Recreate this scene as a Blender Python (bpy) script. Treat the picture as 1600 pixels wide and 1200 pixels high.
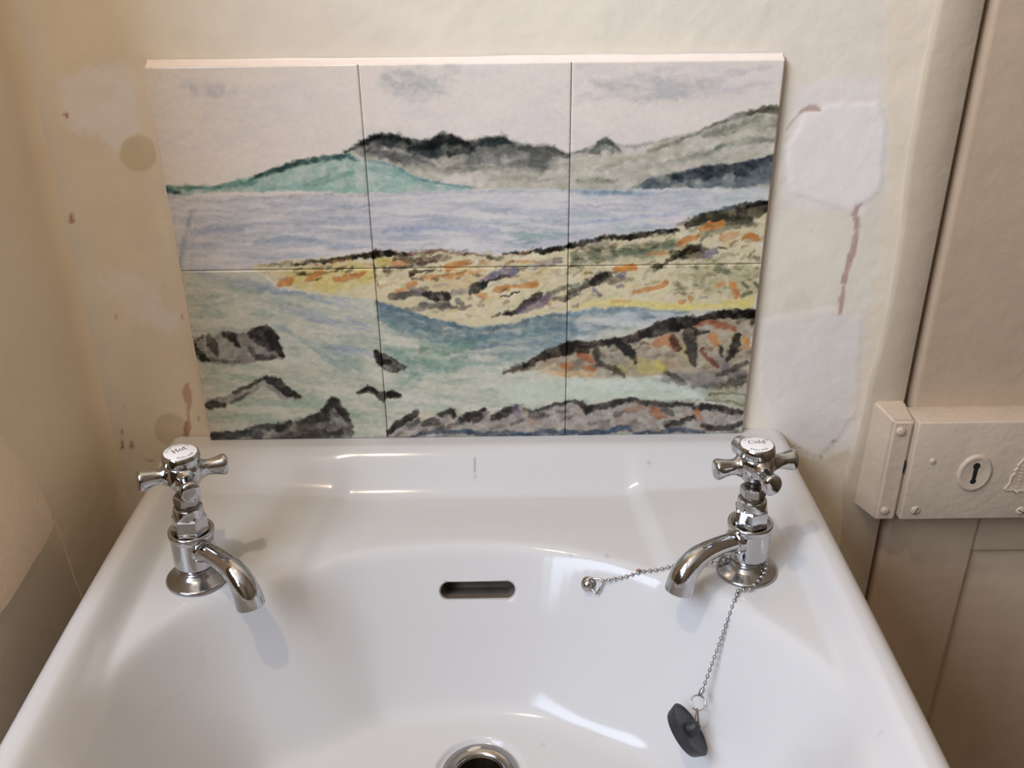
import bpy, bmesh, math, random
import numpy as np
from mathutils import Vector, Matrix

# ------------------------------------------------------------------ scene, camera, light
for o in list(bpy.data.objects):
    bpy.data.objects.remove(o, do_unlink=True)
SC = bpy.context.scene
COL = SC.collection
Z0 = 0.82                      # height of the basin rim above the floor; all z below are given from the rim

CAM = np.array([0.02837788, -0.6662135, 0.37270604])
ROT = np.array([[0.99991519, 0.01020391, -0.00809232],      # image right / down / forward, rows in (x, -z, y)
                [-0.01271302, 0.89960577, -0.43651786],
                [0.00282571, 0.43658372, 0.8996592]])
FOC = 1407.15
cam_data = bpy.data.cameras.new('camera')
cam = bpy.data.objects.new('camera', cam_data)
COL.objects.link(cam)
cam_data.sensor_width = 36.0
cam_data.lens = FOC / 1600.0 * 36.0
cam_data.clip_start = 0.01
rt = Vector((ROT[0, 0], ROT[0, 2], -ROT[0, 1])); dn = Vector((ROT[1, 0], ROT[1, 2], -ROT[1, 1])); fw = Vector((ROT[2, 0], ROT[2, 2], -ROT[2, 1]))
mw = Matrix.Identity(4)
for i in range(3):
    mw[i][0] = rt[i]; mw[i][1] = -dn[i]; mw[i][2] = -fw[i]
mw[0][3], mw[1][3], mw[2][3] = CAM[0], CAM[1], CAM[2] + Z0
cam.matrix_world = mw
SC.camera = cam

world = bpy.data.worlds.new('world'); SC.world = world
world.use_nodes = True
bg = world.node_tree.nodes['Background']
bg.inputs[0].default_value = (0.55, 0.7, 1.0, 1); bg.inputs[1].default_value = 0.02

def area(name, loc, target, sx, sy, power, col):
    l = bpy.data.lights.new(name, 'AREA'); l.shape = 'RECTANGLE'; l.size = sx; l.size_y = sy
    l.energy = power; l.color = col
    o = bpy.data.objects.new(name, l); COL.objects.link(o)
    o.location = (loc[0], loc[1], loc[2] + Z0)
    d = Vector(target) - Vector(loc)
    o.rotation_euler = d.to_track_quat('-Z', 'Y').to_euler()
    return o
# daylight through the window in the far left wall of the room
area('window_daylight', (-0.765, -1.28, 1.04), (0.0, -1.28, 1.04), 1.40, 0.80, 50.0, (0.69, 0.81, 1.0))
# warm bulb under the ceiling
bl = bpy.data.lights.new('ceiling_bulb', 'POINT'); bl.energy = 12.0; bl.color = (1.0, 0.78, 0.54); bl.shadow_soft_size = 0.016
bo = bpy.data.objects.new('ceiling_bulb', bl); COL.objects.link(bo); bo.location = (-0.25, -0.50, 1.12 + Z0)

SC.view_settings.view_transform = 'Standard'
SC.view_settings.look = 'None'
SC.view_settings.gamma = 1.0
SC.view_settings.use_curve_mapping = False
SC.view_settings.exposure = -0.08
SC.cycles.use_denoising = True
SC.cycles.max_bounces = 10
SC.cycles.sample_clamp_indirect = 4.0

# ------------------------------------------------------------------ small tools
def lin(c):
    c = np.asarray(c, float) / 255.0
    return np.where(c <= 0.04045, c / 12.92, ((c + 0.055) / 1.055) ** 2.4)

def sstep(a, b, x):
    t = np.clip((x - a) / (b - a), 0, 1)
    return t * t * (3 - 2 * t)

_tab = np.random.RandomState(7).rand(256, 256)
def vnoise(x, y, seed=0):
    x = np.asarray(x, float) + seed * 37.31; y = np.asarray(y, float) + seed * 17.77
    xi = np.floor(x).astype(int); yi = np.floor(y).astype(int)
    fx = x - xi; fy = y - yi
    fx = fx * fx * (3 - 2 * fx); fy = fy * fy * (3 - 2 * fy)
    a = _tab[xi & 255, yi & 255]; b = _tab[(xi + 1) & 255, yi & 255]
    c = _tab[xi & 255, (yi + 1) & 255]; d = _tab[(xi + 1) & 255, (yi + 1) & 255]
    return (a * (1 - fx) + b * fx) * (1 - fy) + (c * (1 - fx) + d * fx) * fy

def fbm(x, y, seed=0, octs=4):
    s = 0; amp = 0.5; t = 0
    for k in range(octs):
        s = s + amp * vnoise(x * 2 ** k, y * 2 ** k, seed + k * 3)
        t += amp; amp *= 0.55
    return s / t

def seg_dist(px, py, pts, closed=False):
    """distance to a polyline, parameter (index + fraction) of the nearest point"""
    best = np.full(px.shape, 1e9); par = np.zeros(px.shape)
    n = len(pts); rng = n if closed else n - 1
    for i in range(rng):
        ax, ay = pts[i]; bx, by = pts[(i + 1) % n]
        dx, dy = bx - ax, by - ay
        L = dx * dx + dy * dy + 1e-12
        t = np.clip(((px - ax) * dx + (py - ay) * dy) / L, 0, 1)
        d = np.hypot(px - ax - t * dx, py - ay - t * dy)
        m = d < best
        best = np.where(m, d, best); par = np.where(m, i + t, par)
    return best, par

def in_poly(px, py, pts):
    ins = np.zeros(px.shape, bool)
    n = len(pts)
    for i in range(n):
        ax, ay = pts[i]; bx, by = pts[(i + 1) % n]
        if ay == by: continue
        c = ((ay > py) != (by > py)) & (px < (bx - ax) * (py - ay) / (by - ay) + ax)
        ins ^= c
    return ins

def catmull(pts, k, closed=False):
    P = np.asarray(pts, float); n = len(P); out = []
    for i in range(n if closed else n - 1):
        p0 = P[(i - 1) % n] if (closed or i > 0) else P[0]
        p1 = P[i]; p2 = P[(i + 1) % n]
        p3 = P[(i + 2) % n] if (closed or i + 2 < n) else P[-1]
        for j in range(k):
            t = j / k
            out.append(0.5 * ((2 * p1) + (-p0 + p2) * t + (2 * p0 - 5 * p1 + 4 * p2 - p3) * t * t + (-p0 + 3 * p1 - 3 * p2 + p3) * t ** 3))
    if not closed: out.append(P[-1])
    return np.array(out)

# ------------------------------------------------------------------ materials
def nodes_of(m):
    m.use_nodes = True
    nt = m.node_tree
    return nt, nt.nodes['Principled BSDF']

def material(name, col, rough=0.5, metal=0.0, attr=None, noise=0.0, nscale=40, bump=0.0, bscale=120, rvar=0.0, coat=0.0, ior=1.5, spec=0.5, stain=None):
    m = bpy.data.materials.new(name)
    nt, b = nodes_of(m)
    b.inputs['Roughness'].default_value = rough
    b.inputs['Metallic'].default_value = metal
    b.inputs['IOR'].default_value = ior
    b.inputs['Specular IOR Level'].default_value = spec
    b.inputs['Coat Weight'].default_value = coat
    b.inputs['Coat Roughness'].default_value = 0.06
    tc = nt.nodes.new('ShaderNodeTexCoord')
    if attr:
        src = nt.nodes.new('ShaderNodeVertexColor'); src.layer_name = attr
        cout = src.outputs['Color']
    else:
        src = nt.nodes.new('ShaderNodeRGB'); src.outputs[0].default_value = (*col, 1)
        cout = src.outputs[0]
    nz = nt.nodes.new('ShaderNodeTexNoise'); nz.inputs['Scale'].default_value = nscale; nz.inputs['Detail'].default_value = 6
    nt.links.new(tc.outputs['Object'], nz.inputs['Vector'])
    if noise > 0:
        mr = nt.nodes.new('ShaderNodeMapRange')
        mr.inputs[1].default_value = 0.25; mr.inputs[2].default_value = 0.75
        mr.inputs[3].default_value = 1 - noise; mr.inputs[4].default_value = 1 + noise
        nt.links.new(nz.outputs['Fac'], mr.inputs[0])
        mx = nt.nodes.new('ShaderNodeVectorMath'); mx.operation = 'SCALE'
        nt.links.new(cout, mx.inputs[0]); nt.links.new(mr.outputs[0], mx.inputs['Scale'])
        cout = mx.outputs[0]
    if stain:
        n2 = nt.nodes.new('ShaderNodeTexNoise'); n2.inputs['Scale'].default_value = stain[1]; n2.inputs['Detail'].default_value = 8
        nt.links.new(tc.outputs['Object'], n2.inputs['Vector'])
        r2 = nt.nodes.new('ShaderNodeMapRange'); r2.inputs[1].default_value = stain[2]; r2.inputs[2].default_value = stain[3]
        nt.links.new(n2.outputs['Fac'], r2.inputs[0])
        mm = nt.nodes.new('ShaderNodeMix'); mm.data_type = 'RGBA'
        nt.links.new(r2.outputs[0], mm.inputs[0]); nt.links.new(cout, mm.inputs[6]); mm.inputs[7].default_value = (*stain[0], 1)
        cout = mm.outputs[2]
    nt.links.new(cout, b.inputs['Base Color'])
    if rvar > 0:
        r3 = nt.nodes.new('ShaderNodeMapRange'); r3.inputs[1].default_value = 0.3; r3.inputs[2].default_value = 0.7
        r3.inputs[3].default_value = max(0.0, rough - rvar); r3.inputs[4].default_value = rough + rvar
        nt.links.new(nz.outputs['Fac'], r3.inputs[0]); nt.links.new(r3.outputs[0], b.inputs['Roughness'])
    if bump > 0:
        n3 = nt.nodes.new('ShaderNodeTexNoise'); n3.inputs['Scale'].default_value = bscale; n3.inputs['Detail'].default_value = 4
        nt.links.new(tc.outputs['Object'], n3.inputs['Vector'])
        bp = nt.nodes.new('ShaderNodeBump'); bp.inputs['Strength'].default_value = 1.0; bp.inputs['Distance'].default_value = bump
        nt.links.new(n3.outputs['Fac'], bp.inputs['Height']); nt.links.new(bp.outputs[0], b.inputs['Normal'])
    return m

M = {}
M['ceramic'] = material('white_ceramic', (0.80, 0.775, 0.755), rough=0.13, attr='paint', ior=1.5, spec=0.30)
M['tile'] = material('painted_tile_glaze', (0.8, 0.75, 0.7), rough=0.16, attr='paint', noise=0.035, nscale=260, bump=0.0004, bscale=28, spec=0.38)
M['caulk'] = material('white_caulk', tuple(lin((226, 214, 206)) * 1.1), rough=0.35, noise=0.05, nscale=60, bump=0.0006, bscale=90)
M['grout'] = material('dark_joint', (0.035, 0.03, 0.03), rough=0.9)
M['wall'] = material('cream_wall_paint', (0.7, 0.63, 0.5), rough=0.55, attr='paint', noise=0.03, nscale=35, bump=0.0006, bscale=70, spec=0.35)
M['plain_wall'] = material('cream_paint_plain', tuple(lin((206, 195, 176)) * 1.2), rough=0.55, noise=0.05, nscale=9, bump=0.0008, bscale=60, spec=0.3)
M['left_wall'] = material('left_wall_paint', tuple(lin((209, 194, 170)) * 1.36), rough=0.55, noise=0.05, nscale=12, bump=0.0008, bscale=60, spec=0.3)
M['door'] = material('old_door_gloss_paint', tuple(lin((178, 156, 132)) * 1.12), rough=0.38, noise=0.04, nscale=30, bump=0.0010, bscale=60, spec=0.4)
M['trim'] = material('old_frame_paint', tuple(lin((188, 172, 150)) * 1.1), rough=0.45, noise=0.04, nscale=25, bump=0.0012, bscale=50, spec=0.35)
M['lock'] = material('painted_over_metal', tuple(lin((188, 170, 150)) * 1.16), rough=0.36, noise=0.05, nscale=60, bump=0.0007, bscale=140, spec=0.4)
M['unglazed_shade'] = material('unglazed_shaded_passage', (0.16, 0.13, 0.10), rough=0.8, noise=0.15, nscale=60)  # unglazed brown, darkened so the colour also holds the slot's inner shade
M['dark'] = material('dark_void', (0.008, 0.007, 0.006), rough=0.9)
M['chrome'] = material('worn_chrome', (0.50, 0.50, 0.505), rough=0.07, metal=1.0, rvar=0.04, nscale=160, bump=0.00012, bscale=320)
M['dull_chrome'] = material('dull_chrome', (0.36, 0.36, 0.36), rough=0.2, metal=1.0, rvar=0.08, nscale=200, stain=((0.32, 0.29, 0.25), 130, 0.55, 0.72))
M['brassy'] = material('grimy_spindle', (0.17, 0.15, 0.12), rough=0.35, metal=1.0, noise=0.2, nscale=200)
M['disc'] = material('tap_disc_enamel', (0.82, 0.81, 0.82), rough=0.10)
M['ink'] = material('black_lettering', (0.012, 0.012, 0.014), rough=0.3)
M['rubber'] = material('black_rubber', (0.016, 0.018, 0.022), rough=0.5, noise=0.3, nscale=150, bump=0.0004, bscale=300, stain=((0.10, 0.105, 0.115), 90, 0.60, 0.80))
M['cloth'] = material('pale_cloth', tuple(lin((212, 190, 166)) * 1.35), rough=0.85, noise=0.04, nscale=200, bump=0.0005, bscale=500, spec=0.2)
M['brown_speck'] = material('rusty_speck', tuple(lin((150, 100, 70))), rough=0.7)
M['scale'] = material('limescale_chip', tuple(lin((205, 190, 170))), rough=0.6, noise=0.1, nscale=300)
M['floor'] = material('floor_boards', (0.09, 0.05, 0.024), rough=0.5, noise=0.2, nscale=12)
M['ceiling'] = material('ceiling_paint', (0.60, 0.52, 0.42), rough=0.8)
M['room'] = material('room_paint', (0.17, 0.115, 0.065), rough=0.8)

# ------------------------------------------------------------------ object tools
def tag(o, label=None, cat=None, group=None, kind=None):
    if label: o['label'] = label
    if cat: o['category'] = cat
    if group: o['group'] = group
    if kind: o['kind'] = kind
    return o

def thing(name, loc, label, cat, group=None):
    o = bpy.data.objects.new(name, None); COL.objects.link(o)
    o.empty_display_size = 0.02
    o.location = (loc[0], loc[1], loc[2] + Z0)
    return tag(o, label, cat, group)

def link_mesh(name, me, mat, parent=None, loc=(0, 0, 0), smooth=True, auto=None):
    if mat is not None:
        me.materials.clear(); me.materials.append(mat)
    if smooth:
        me.polygons.foreach_set('use_smooth', [True] * len(me.polygons))
    if auto is not None:
        me.set_sharp_from_angle(angle=math.radians(auto))
    o = bpy.data.objects.new(name, me); COL.objects.link(o)
    if parent is not None:
        o.parent = parent; o.location = loc
    else:
        o.location = (loc[0], loc[1], loc[2] + Z0)
    return o

def from_bm(name, bm, mat, parent=None, loc=(0, 0, 0), smooth=True, auto=35):
    bmesh.ops.recalc_face_normals(bm, faces=bm.faces)
    me = bpy.data.meshes.new(name); bm.to_mesh(me); bm.free()
    return link_mesh(name, me, mat, parent, loc, smooth, auto)

def from_arrays(name, V, F, mat, parent=None, loc=(0, 0, 0), smooth=True, auto=None, paint=None):
    me = bpy.data.meshes.new(name)
    V = np.asarray(V, np.float32); F = np.asarray(F, np.int32)
    me.vertices.add(len(V)); me.vertices.foreach_set('co', V.ravel())
    k = F.shape[1]
    me.loops.add(F.size); me.loops.foreach_set('vertex_index', F.ravel())
    me.polygons.add(len(F))
    me.polygons.foreach_set('loop_start', np.arange(0, F.size, k, dtype=np.int32))
    me.update(calc_edges=True)
    if paint is not None:
        at = me.color_attributes.new('paint', 'FLOAT_COLOR', 'POINT')
        c = np.ones((len(V), 4), np.float32); c[:, :3] = paint
        at.data.foreach_set('color', c.ravel())
    return link_mesh(name, me, mat, parent, loc, smooth, auto)

def bm_box(bm, lo, hi, bevel=0.0, seg=2):
    r = bmesh.ops.create_cube(bm, size=1.0)
    for v in r['verts']:
        v.co = Vector([lo[i] + (v.co[i] + 0.5) * (hi[i] - lo[i]) for i in range(3)])
    if bevel > 0:
        es = list({e for v in r['verts'] for e in v.link_edges})
        bmesh.ops.bevel(bm, geom=es, offset=bevel, segments=seg, affect='EDGES', profile=0.5)
    return bm

def box(name, lo, hi, mat, parent=None, bevel=0.0, seg=2, loc=(0, 0, 0)):
    bm = bmesh.new(); bm_box(bm, lo, hi, bevel, seg)
    return from_bm(name, bm, mat, parent, loc)

def bm_lathe(bm, prof, seg=48, mtx=None, sides=None):
    """prof: (r, z) pairs, closed on the axis where r = 0"""
    rings = []
    for r, z in prof:
        if r < 1e-7:
            rings.append([bm.verts.new((0, 0, z))])
        else:
            rings.append([bm.verts.new((r * math.cos(2 * math.pi * i / seg), r * math.sin(2 * math.pi * i / seg), z)) for i in range(seg)])
    for a, b in zip(rings[:-1], rings[1:]):
        for i in range(seg):
            j = (i + 1) % seg
            if len(a) == 1 and len(b) == 1: continue
            if len(a) == 1: bm.faces.new((a[0], b[i], b[j]))
            elif len(b) == 1: bm.faces.new((a[i], a[j], b[0]))
            else: bm.faces.new((a[i], a[j], b[j], b[i]))
    if mtx is not None:
        bmesh.ops.transform(bm, matrix=mtx, verts=[v for r in rings for v in r])
    return bm

def lathe(name, prof, mat, parent, loc=(0, 0, 0), seg=48, mtx=None, auto=35):
    bm = bmesh.new(); bm_lathe(bm, prof, seg, mtx)
    return from_bm(name, bm, mat, parent, loc, True, auto)

def bm_tube(bm, pts, rad, seg=16, closed=False, caps=True, flat=None):
    P = [Vector(p) for p in pts]; n = len(P)
    rad = [rad] * n if not hasattr(rad, '__len__') else rad
    rings = []; up = None
    for i in range(n):
        if closed: t = (P[(i + 1) % n] - P[i - 1]).normalized()
        else: t = (P[min(i + 1, n - 1)] - P[max(i - 1, 0)]).normalized()
        if up is None:
            up = Vector((0, 0, 1)) if abs(t.z) < 0.9 else Vector((1, 0, 0))
        s = t.cross(up).normalized(); up = s.cross(t).normalized()
        r = rad[i]
        rx, ry = (r if not hasattr(r, '__len__') else r[0]), (r if not hasattr(r, '__len__') else r[1])
        rings.append([bm.verts.new(P[i] + s * (rx * math.cos(2 * math.pi * k / seg)) + up * (ry * math.sin(2 * math.pi * k / seg))) for k in range(seg)])
    for i in range(n if closed else n - 1):
        a, b = rings[i], rings[(i + 1) % n]
        for k in range(seg):
            j = (k + 1) % seg
            bm.faces.new((a[k], a[j], b[j], b[k]))
    if caps and not closed:
        bm.faces.new(rings[0]); bm.faces.new(rings[-1])
    return bm

def tube(name, pts, rad, mat, parent, loc=(0, 0, 0), seg=16, closed=False, auto=40):
    bm = bmesh.new(); bm_tube(bm, pts, rad, seg, closed)
    return from_bm(name, bm, mat, parent, loc, True, auto)

def grid_faces(ny, nx, off=0):
    i = np.arange(ny - 1)[:, None] * nx + np.arange(nx - 1)[None, :]
    return np.stack([i, i + 1, i + nx + 1, i + nx], -1).reshape(-1, 4) + off

# ------------------------------------------------------------------ painting by hand: washes and strokes laid on mesh vertices
def trace(x, y, z):
    """point (arrays) -> coordinates of the sketch the picture was traced in"""
    d = [x - CAM[0], y - CAM[1], z - CAM[2]]
    c = [ROT[k, 0] * d[0] - ROT[k, 1] * d[2] + ROT[k, 2] * d[1] for k in range(3)]
    return 800 + FOC * c[0] / c[2], 600 + FOC * c[1] / c[2]

class Canvas:
    def __init__(s, X, Y, base, wobble=0.0):
        if wobble:                                # every brush edge wanders a little
            X, Y = (X + wobble * (2.0 * (fbm(X / 16, Y / 12, 31, 3) - 0.5) * 2 + 0.9 * (fbm(X / 4.5, Y / 3.5, 33, 2) - 0.5) * 2),
                    Y + wobble * (1.6 * (fbm(X / 16, Y / 12, 35, 3) - 0.5) * 2 + 0.8 * (fbm(X / 4.5, Y / 3.5, 37, 2) - 0.5) * 2))
        s.X, s.Y = X, Y
        s.C = np.tile(lin(base)[None, :], (len(X), 1)); s.k = 0
    def _sel(s, pts, pad):
        P = np.asarray(pts, float)
        m = (s.X > P[:, 0].min() - pad) & (s.X < P[:, 0].max() + pad) & (s.Y > P[:, 1].min() - pad) & (s.Y < P[:, 1].max() + pad)
        return np.nonzero(m)[0]
    def _mix(s, ix, col, al):
        al = np.clip(al, 0, 1)[:, None]
        s.C[ix] = s.C[ix] * (1 - al) + lin(col)[None, :] * al
    def fill(s, pts, col, a=1.0, soft=2.0, rough=3.0, wash=0.35, sc=14.0, ani=1.0):
        s.k += 1
        ix = s._sel(pts, soft + rough * 2 + 2)
        if not len(ix): return
        x, y = s.X[ix], s.Y[ix]
        n = fbm(x / 9, y / 9, s.k, 3) - 0.5
        d, _ = seg_dist(x, y, pts, True)
        d = np.where(in_poly(x, y, pts), d, -d) + n * 2 * rough
        w = fbm(x / (sc * ani), y / sc, s.k + 50, 4)
        s._mix(ix, col, a * sstep(-soft, soft, d) * (1 - wash * 2 * np.clip(0.62 - w, 0, 0.5) / 0.5))
    def stroke(s, pts, w, col, a=1.0, soft=1.5, rough=2.0, wash=0.35, sc=9.0, smooth=True):
        s.k += 1
        W = list(w) if hasattr(w, '__len__') else [w] * len(pts)
        if sum(col) < 190:                        # the darkest pigment goes on thick
            col = tuple(v * 0.62 for v in col); wash *= 0.75
        if smooth and len(pts) > 2:
            q = catmull(np.column_stack([np.asarray(pts, float), W]), 4); pts = q[:, :2]; W = q[:, 2]
        W = np.asarray(W, float)
        ix = s._sel(pts, W.max() + soft + rough * 2 + 2)
        if not len(ix): return
        x, y = s.X[ix], s.Y[ix]
        n = fbm(x / 6, y / 6, s.k, 3) - 0.5
        d, par = seg_dist(x, y, pts)
        hw = np.interp(par, np.arange(len(W)), W) / 2
        w_ = fbm(x / sc, y / sc, s.k + 80, 4)
        s._mix(ix, col, a * sstep(-soft, soft, hw - d + n * 2 * rough) * (1 - 0.6 * wash * 2 * np.clip(0.62 - w_, 0, 0.5) / 0.5))
    def streaks(s, pts, col, a, fx=70, fy=7, lo=0.5, hi=0.68, soft=6, slope=0.0):
        s.k += 1
        ix = s._sel(pts, soft + 2)
        if not len(ix): return
        x, y = s.X[ix], s.Y[ix]
        yy = y + slope * x + 8 * (fbm(x / 60, y / 60, s.k + 9, 2) - 0.5)
        n = fbm(x / fx, yy / fy, s.k, 4)
        d, _ = seg_dist(x, y, pts, True)
        d = np.where(in_poly(x, y, pts), d, -d)
        s._mix(ix, col, 0.74 * a * sstep(-soft, soft, d) * sstep(lo - 0.05, hi + 0.05, n))
    def dabs(s, pts, cols, n, size, a=0.6, seed=1, elong=2.0, ang=-0.25):
        """a scatter of small brush touches inside an outline"""
        R = random.Random(seed); P = np.asarray(pts, float)
        got = 0
        while got < n:
            x = R.uniform(P[:, 0].min(), P[:, 0].max()); y = R.uniform(P[:, 1].min(), P[:, 1].max())
            if not in_poly(np.array([x]), np.array([y]), pts)[0]: continue
            got += 1
            L = size * R.uniform(0.6, 1.5) * elong; t = ang + R.uniform(-0.4, 0.4)
            s.stroke([(x, y), (x + L * math.cos(t), y + L * math.sin(t))], size * R.uniform(0.5, 1.2), R.choice(cols), a * R.uniform(0.5, 1.0), 1.5, 2.0, 0.5, smooth=False)

def paint_landscape(X, Y):
    c = Canvas(X, Y, (222, 210, 198), 2.0)
    DK = (38, 36, 33)
    # sky
    sky = [(200, 80), (1240, 80), (1225, 300), (240, 310)]
    c.streaks(sky, (206, 200, 200), 0.55, 60, 22, 0.45, 0.7, 10, 0.15)
    c.streaks(sky, (228, 216, 204), 0.6, 50, 30, 0.5, 0.75, 10)
    c.fill([(285, 132), (330, 128), (372, 132), (370, 150), (300, 152)], (190, 186, 190), 0.6, 6, 4, 0.5)
    c.fill([(600, 112), (650, 108), (700, 122), (690, 148), (630, 150), (595, 135)], (178, 180, 176), 0.6, 12, 8, 0.7)
    c.fill([(925, 128), (1000, 122), (1105, 130), (1100, 150), (1030, 160), (950, 148)], (172, 172, 172), 0.62, 10, 8, 0.7, 14, 3)
    c.streaks([(600, 95), (720, 95), (720, 160), (600, 160)], (170, 172, 172), 0.5, 25, 12, 0.5, 0.7)
    c.streaks([(900, 100), (1210, 100), (1210, 150), (900, 160)], (188, 180, 180), 0.5, 40, 12, 0.5, 0.7, 8, 0.2)
    # far mountains of the middle tile
    mt = [(536, 238), (560, 225), (577, 215), (592, 211), (622, 212), (642, 218), (660, 221), (688, 211), (702, 210), (735, 219), (752, 219), (785, 212), (802, 221), (830, 224), (862, 231), (888, 240), (905, 236), (945, 217), (962, 222), (985, 228), (1020, 222), (1060, 212), (1100, 200), (1160, 176), (1212, 162), (1222, 170), (1216, 262), (1205, 296), (890, 297), (735, 295), (690, 285), (650, 274), (612, 256), (575, 248), (545, 241)]
    c.fill(mt, (176, 172, 152), 0.85, 2, 1.5, 0.45, 20)
    c.fill([(540, 238), (577, 217), (592, 212), (622, 213), (660, 222), (690, 212), (735, 220), (785, 213), (802, 222), (862, 232), (888, 241), (886, 258), (840, 268), (760, 262), (700, 268), (640, 258), (600, 247), (560, 240)], (104, 108, 104), 0.85, 7, 7, 0.5, 22)
    c.fill([(572, 220), (592, 211), (622, 212), (660, 221), (690, 211), (735, 219), (785, 212), (802, 222), (770, 230), (735, 228), (700, 246), (650, 244), (610, 232), (575, 234)], (52, 66, 68), 0.95, 3, 5, 0.35, 18)
    for p, w, col, a in [([(540, 238), (565, 224), (590, 213), (620, 214), (640, 221)], [4, 8, 10, 8, 4], (36, 54, 56), 0.95),
                         ([(640, 232), (670, 226), (695, 216), (720, 222), (740, 232)], [8, 18, 16, 14, 6], (44, 58, 62), 0.9),
                         ([(755, 222), (785, 215), (802, 224), (812, 228)], [3, 9, 7, 3], (52, 66, 72), 0.9),
                         ([(700, 240), (730, 236), (745, 228)], [8, 10, 5], (56, 66, 66), 0.7),
                         ([(815, 232), (840, 236), (870, 240), (888, 244)], [8, 12, 9, 6], (98, 98, 88), 0.8),
                         ([(820, 228), (862, 232), (888, 242)], [3, 4, 4], (66, 72, 68), 0.8),
                         ([(575, 236), (610, 244), (650, 252), (680, 258)], [8, 12, 12, 6], (84, 88, 92), 0.65),
                         ([(660, 262), (700, 266), (760, 262)], [6, 10, 8], (132, 130, 120), 0.6),
                         ([(790, 258), (830, 252), (870, 250)], [6, 10, 6], (112, 114, 106), 0.6),
                         ([(765, 280), (800, 276), (840, 280)], [4, 7, 5], (148, 142, 122), 0.6),
                         ([(835, 285), (870, 278), (890, 276)], [2, 3, 3], (130, 128, 108), 0.7)]:
        c.stroke(p, w, col, a, 3, 3, 0.5)
    c.streaks([(600, 252), (890, 250), (890, 290), (740, 292), (650, 268)], (190, 184, 166), 0.7, 30, 12, 0.45, 0.65)
    # right-hand slopes
    for p, w, col, a in [([(922, 238), (945, 219), (968, 236)], [4, 12, 5], (92, 104, 98), 0.9),
                         ([(930, 236), (945, 226), (958, 236)], [10, 14, 10], (104, 114, 106), 0.7),
                         ([(895, 240), (915, 236), (935, 238)], [5, 6, 5], (110, 114, 106), 0.7),
                         ([(970, 230), (1010, 226), (1055, 214)], [3, 5, 3], (150, 150, 132), 0.8),
                         ([(1015, 236), (1060, 220), (1100, 204), (1140, 186), (1180, 174), (1212, 164)], [6, 6, 5, 8, 10, 6], (110, 110, 86), 0.9),
                         ([(1170, 178), (1200, 172), (1218, 172)], [8, 10, 14], (92, 88, 68), 0.85),
                         ([(1100, 212), (1150, 200), (1190, 186)], [10, 16, 14], (124, 128, 106), 0.7),
                         ([(905, 284), (935, 281), (960, 282)], [5, 8, 5], (112, 122, 96), 0.8),
                         ([(930, 268), (970, 252), (1010, 244), (1060, 240)], [6, 10, 8, 5], (168, 162, 136), 0.7),
                         ([(1080, 246), (1110, 238), (1130, 228)], [6, 9, 5], (128, 138, 118), 0.7),
                         ([(1120, 232), (1160, 222), (1205, 218)], [6, 11, 8], (122, 132, 112), 0.7),
                         ([(1010, 262), (1060, 250), (1100, 246)], [4, 8, 6], (150, 154, 136), 0.6),
                         ([(1190, 200), (1215, 190)], [12, 14], (120, 116, 90), 0.6)]:
        c.stroke(p, w, col, a, 3, 3, 0.5)
    c.streaks([(900, 245), (1215, 180), (1210, 240), (1050, 265), (900, 292)], (196, 192, 166), 0.7, 40, 10, 0.48, 0.66, 6, 0.3)
    # low blue-black headland
    c.fill([(982, 296), (1010, 281), (1050, 269), (1100, 258), (1140, 256), (1165, 252), (1188, 245), (1212, 239), (1208, 262), (1204, 284), (1160, 292), (1080, 295)], (92, 108, 116), 0.9, 2, 2, 0.4)
    c.fill([(1040, 274), (1100, 259), (1165, 254), (1210, 241), (1206, 254), (1170, 268), (1160, 290), (1148, 290), (1145, 270), (1100, 282), (1060, 284)], (46, 60, 70), 0.9, 3, 4, 0.35)
    c.fill([(1080, 290), (1200, 272), (1204, 286), (1160, 294)], (128, 140, 142), 0.6, 4, 4)
    # green hill on the left
    c.fill([(256, 291), (300, 291), (350, 287), (400, 273), (432, 261), (470, 250), (512, 243), (545, 240), (576, 248), (612, 256), (650, 275), (690, 286), (745, 293), (720, 299), (575, 303), (480, 300), (420, 299), (370, 300), (320, 301), (275, 308), (260, 302)], (150, 184, 172), 0.92, 2, 1.5, 0.3)
    for p, w, col, a in [([(390, 280), (430, 266), (470, 254), (512, 246), (545, 243)], [5, 10, 11, 8, 4], (66, 106, 98), 0.92),
                         ([(400, 275), (440, 262), (480, 252)], [6, 8, 6], (48, 80, 74), 0.85),
                         ([(256, 293), (300, 293), (350, 292), (400, 284)], [5, 7, 7, 9], (86, 140, 126), 0.85),
                         ([(256, 296), (266, 299), (282, 302)], [8, 9, 5], (26, 92, 98), 0.95),
                         ([(574, 249), (612, 258), (650, 277), (690, 287), (740, 293)], [3, 3, 4, 3, 2], (84, 140, 140), 0.85),
                         ([(475, 290), (510, 281), (550, 270)], [6, 12, 8], (98, 158, 144), 0.6),
                         ([(580, 262), (620, 272), (660, 284)], [8, 12, 6], (120, 170, 162), 0.6),
                         ([(525, 246), (545, 246), (560, 250)], [5, 6, 4], (60, 104, 100), 0.8),
                         ([(400, 295), (500, 294), (570, 297)], [4, 5, 4], (132, 186, 172), 0.6)]:
        c.stroke(p, w, col, a, 3, 2, 0.45)
    c.streaks([(430, 270), (560, 250), (690, 292), (575, 300), (430, 298)], (176, 200, 184), 0.6, 40, 8, 0.5, 0.66, 4, 0.25)
    # the sound
    sea = [(262, 305), (575, 303), (740, 297), (890, 296), (1206, 294), (1202, 320), (1110, 335), (1050, 362), (890, 384), (790, 400), (590, 394), (450, 408), (390, 418), (282, 424)]
    c.fill(sea, (205, 201, 200), 0.85, 2, 1, 0.2)
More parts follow.
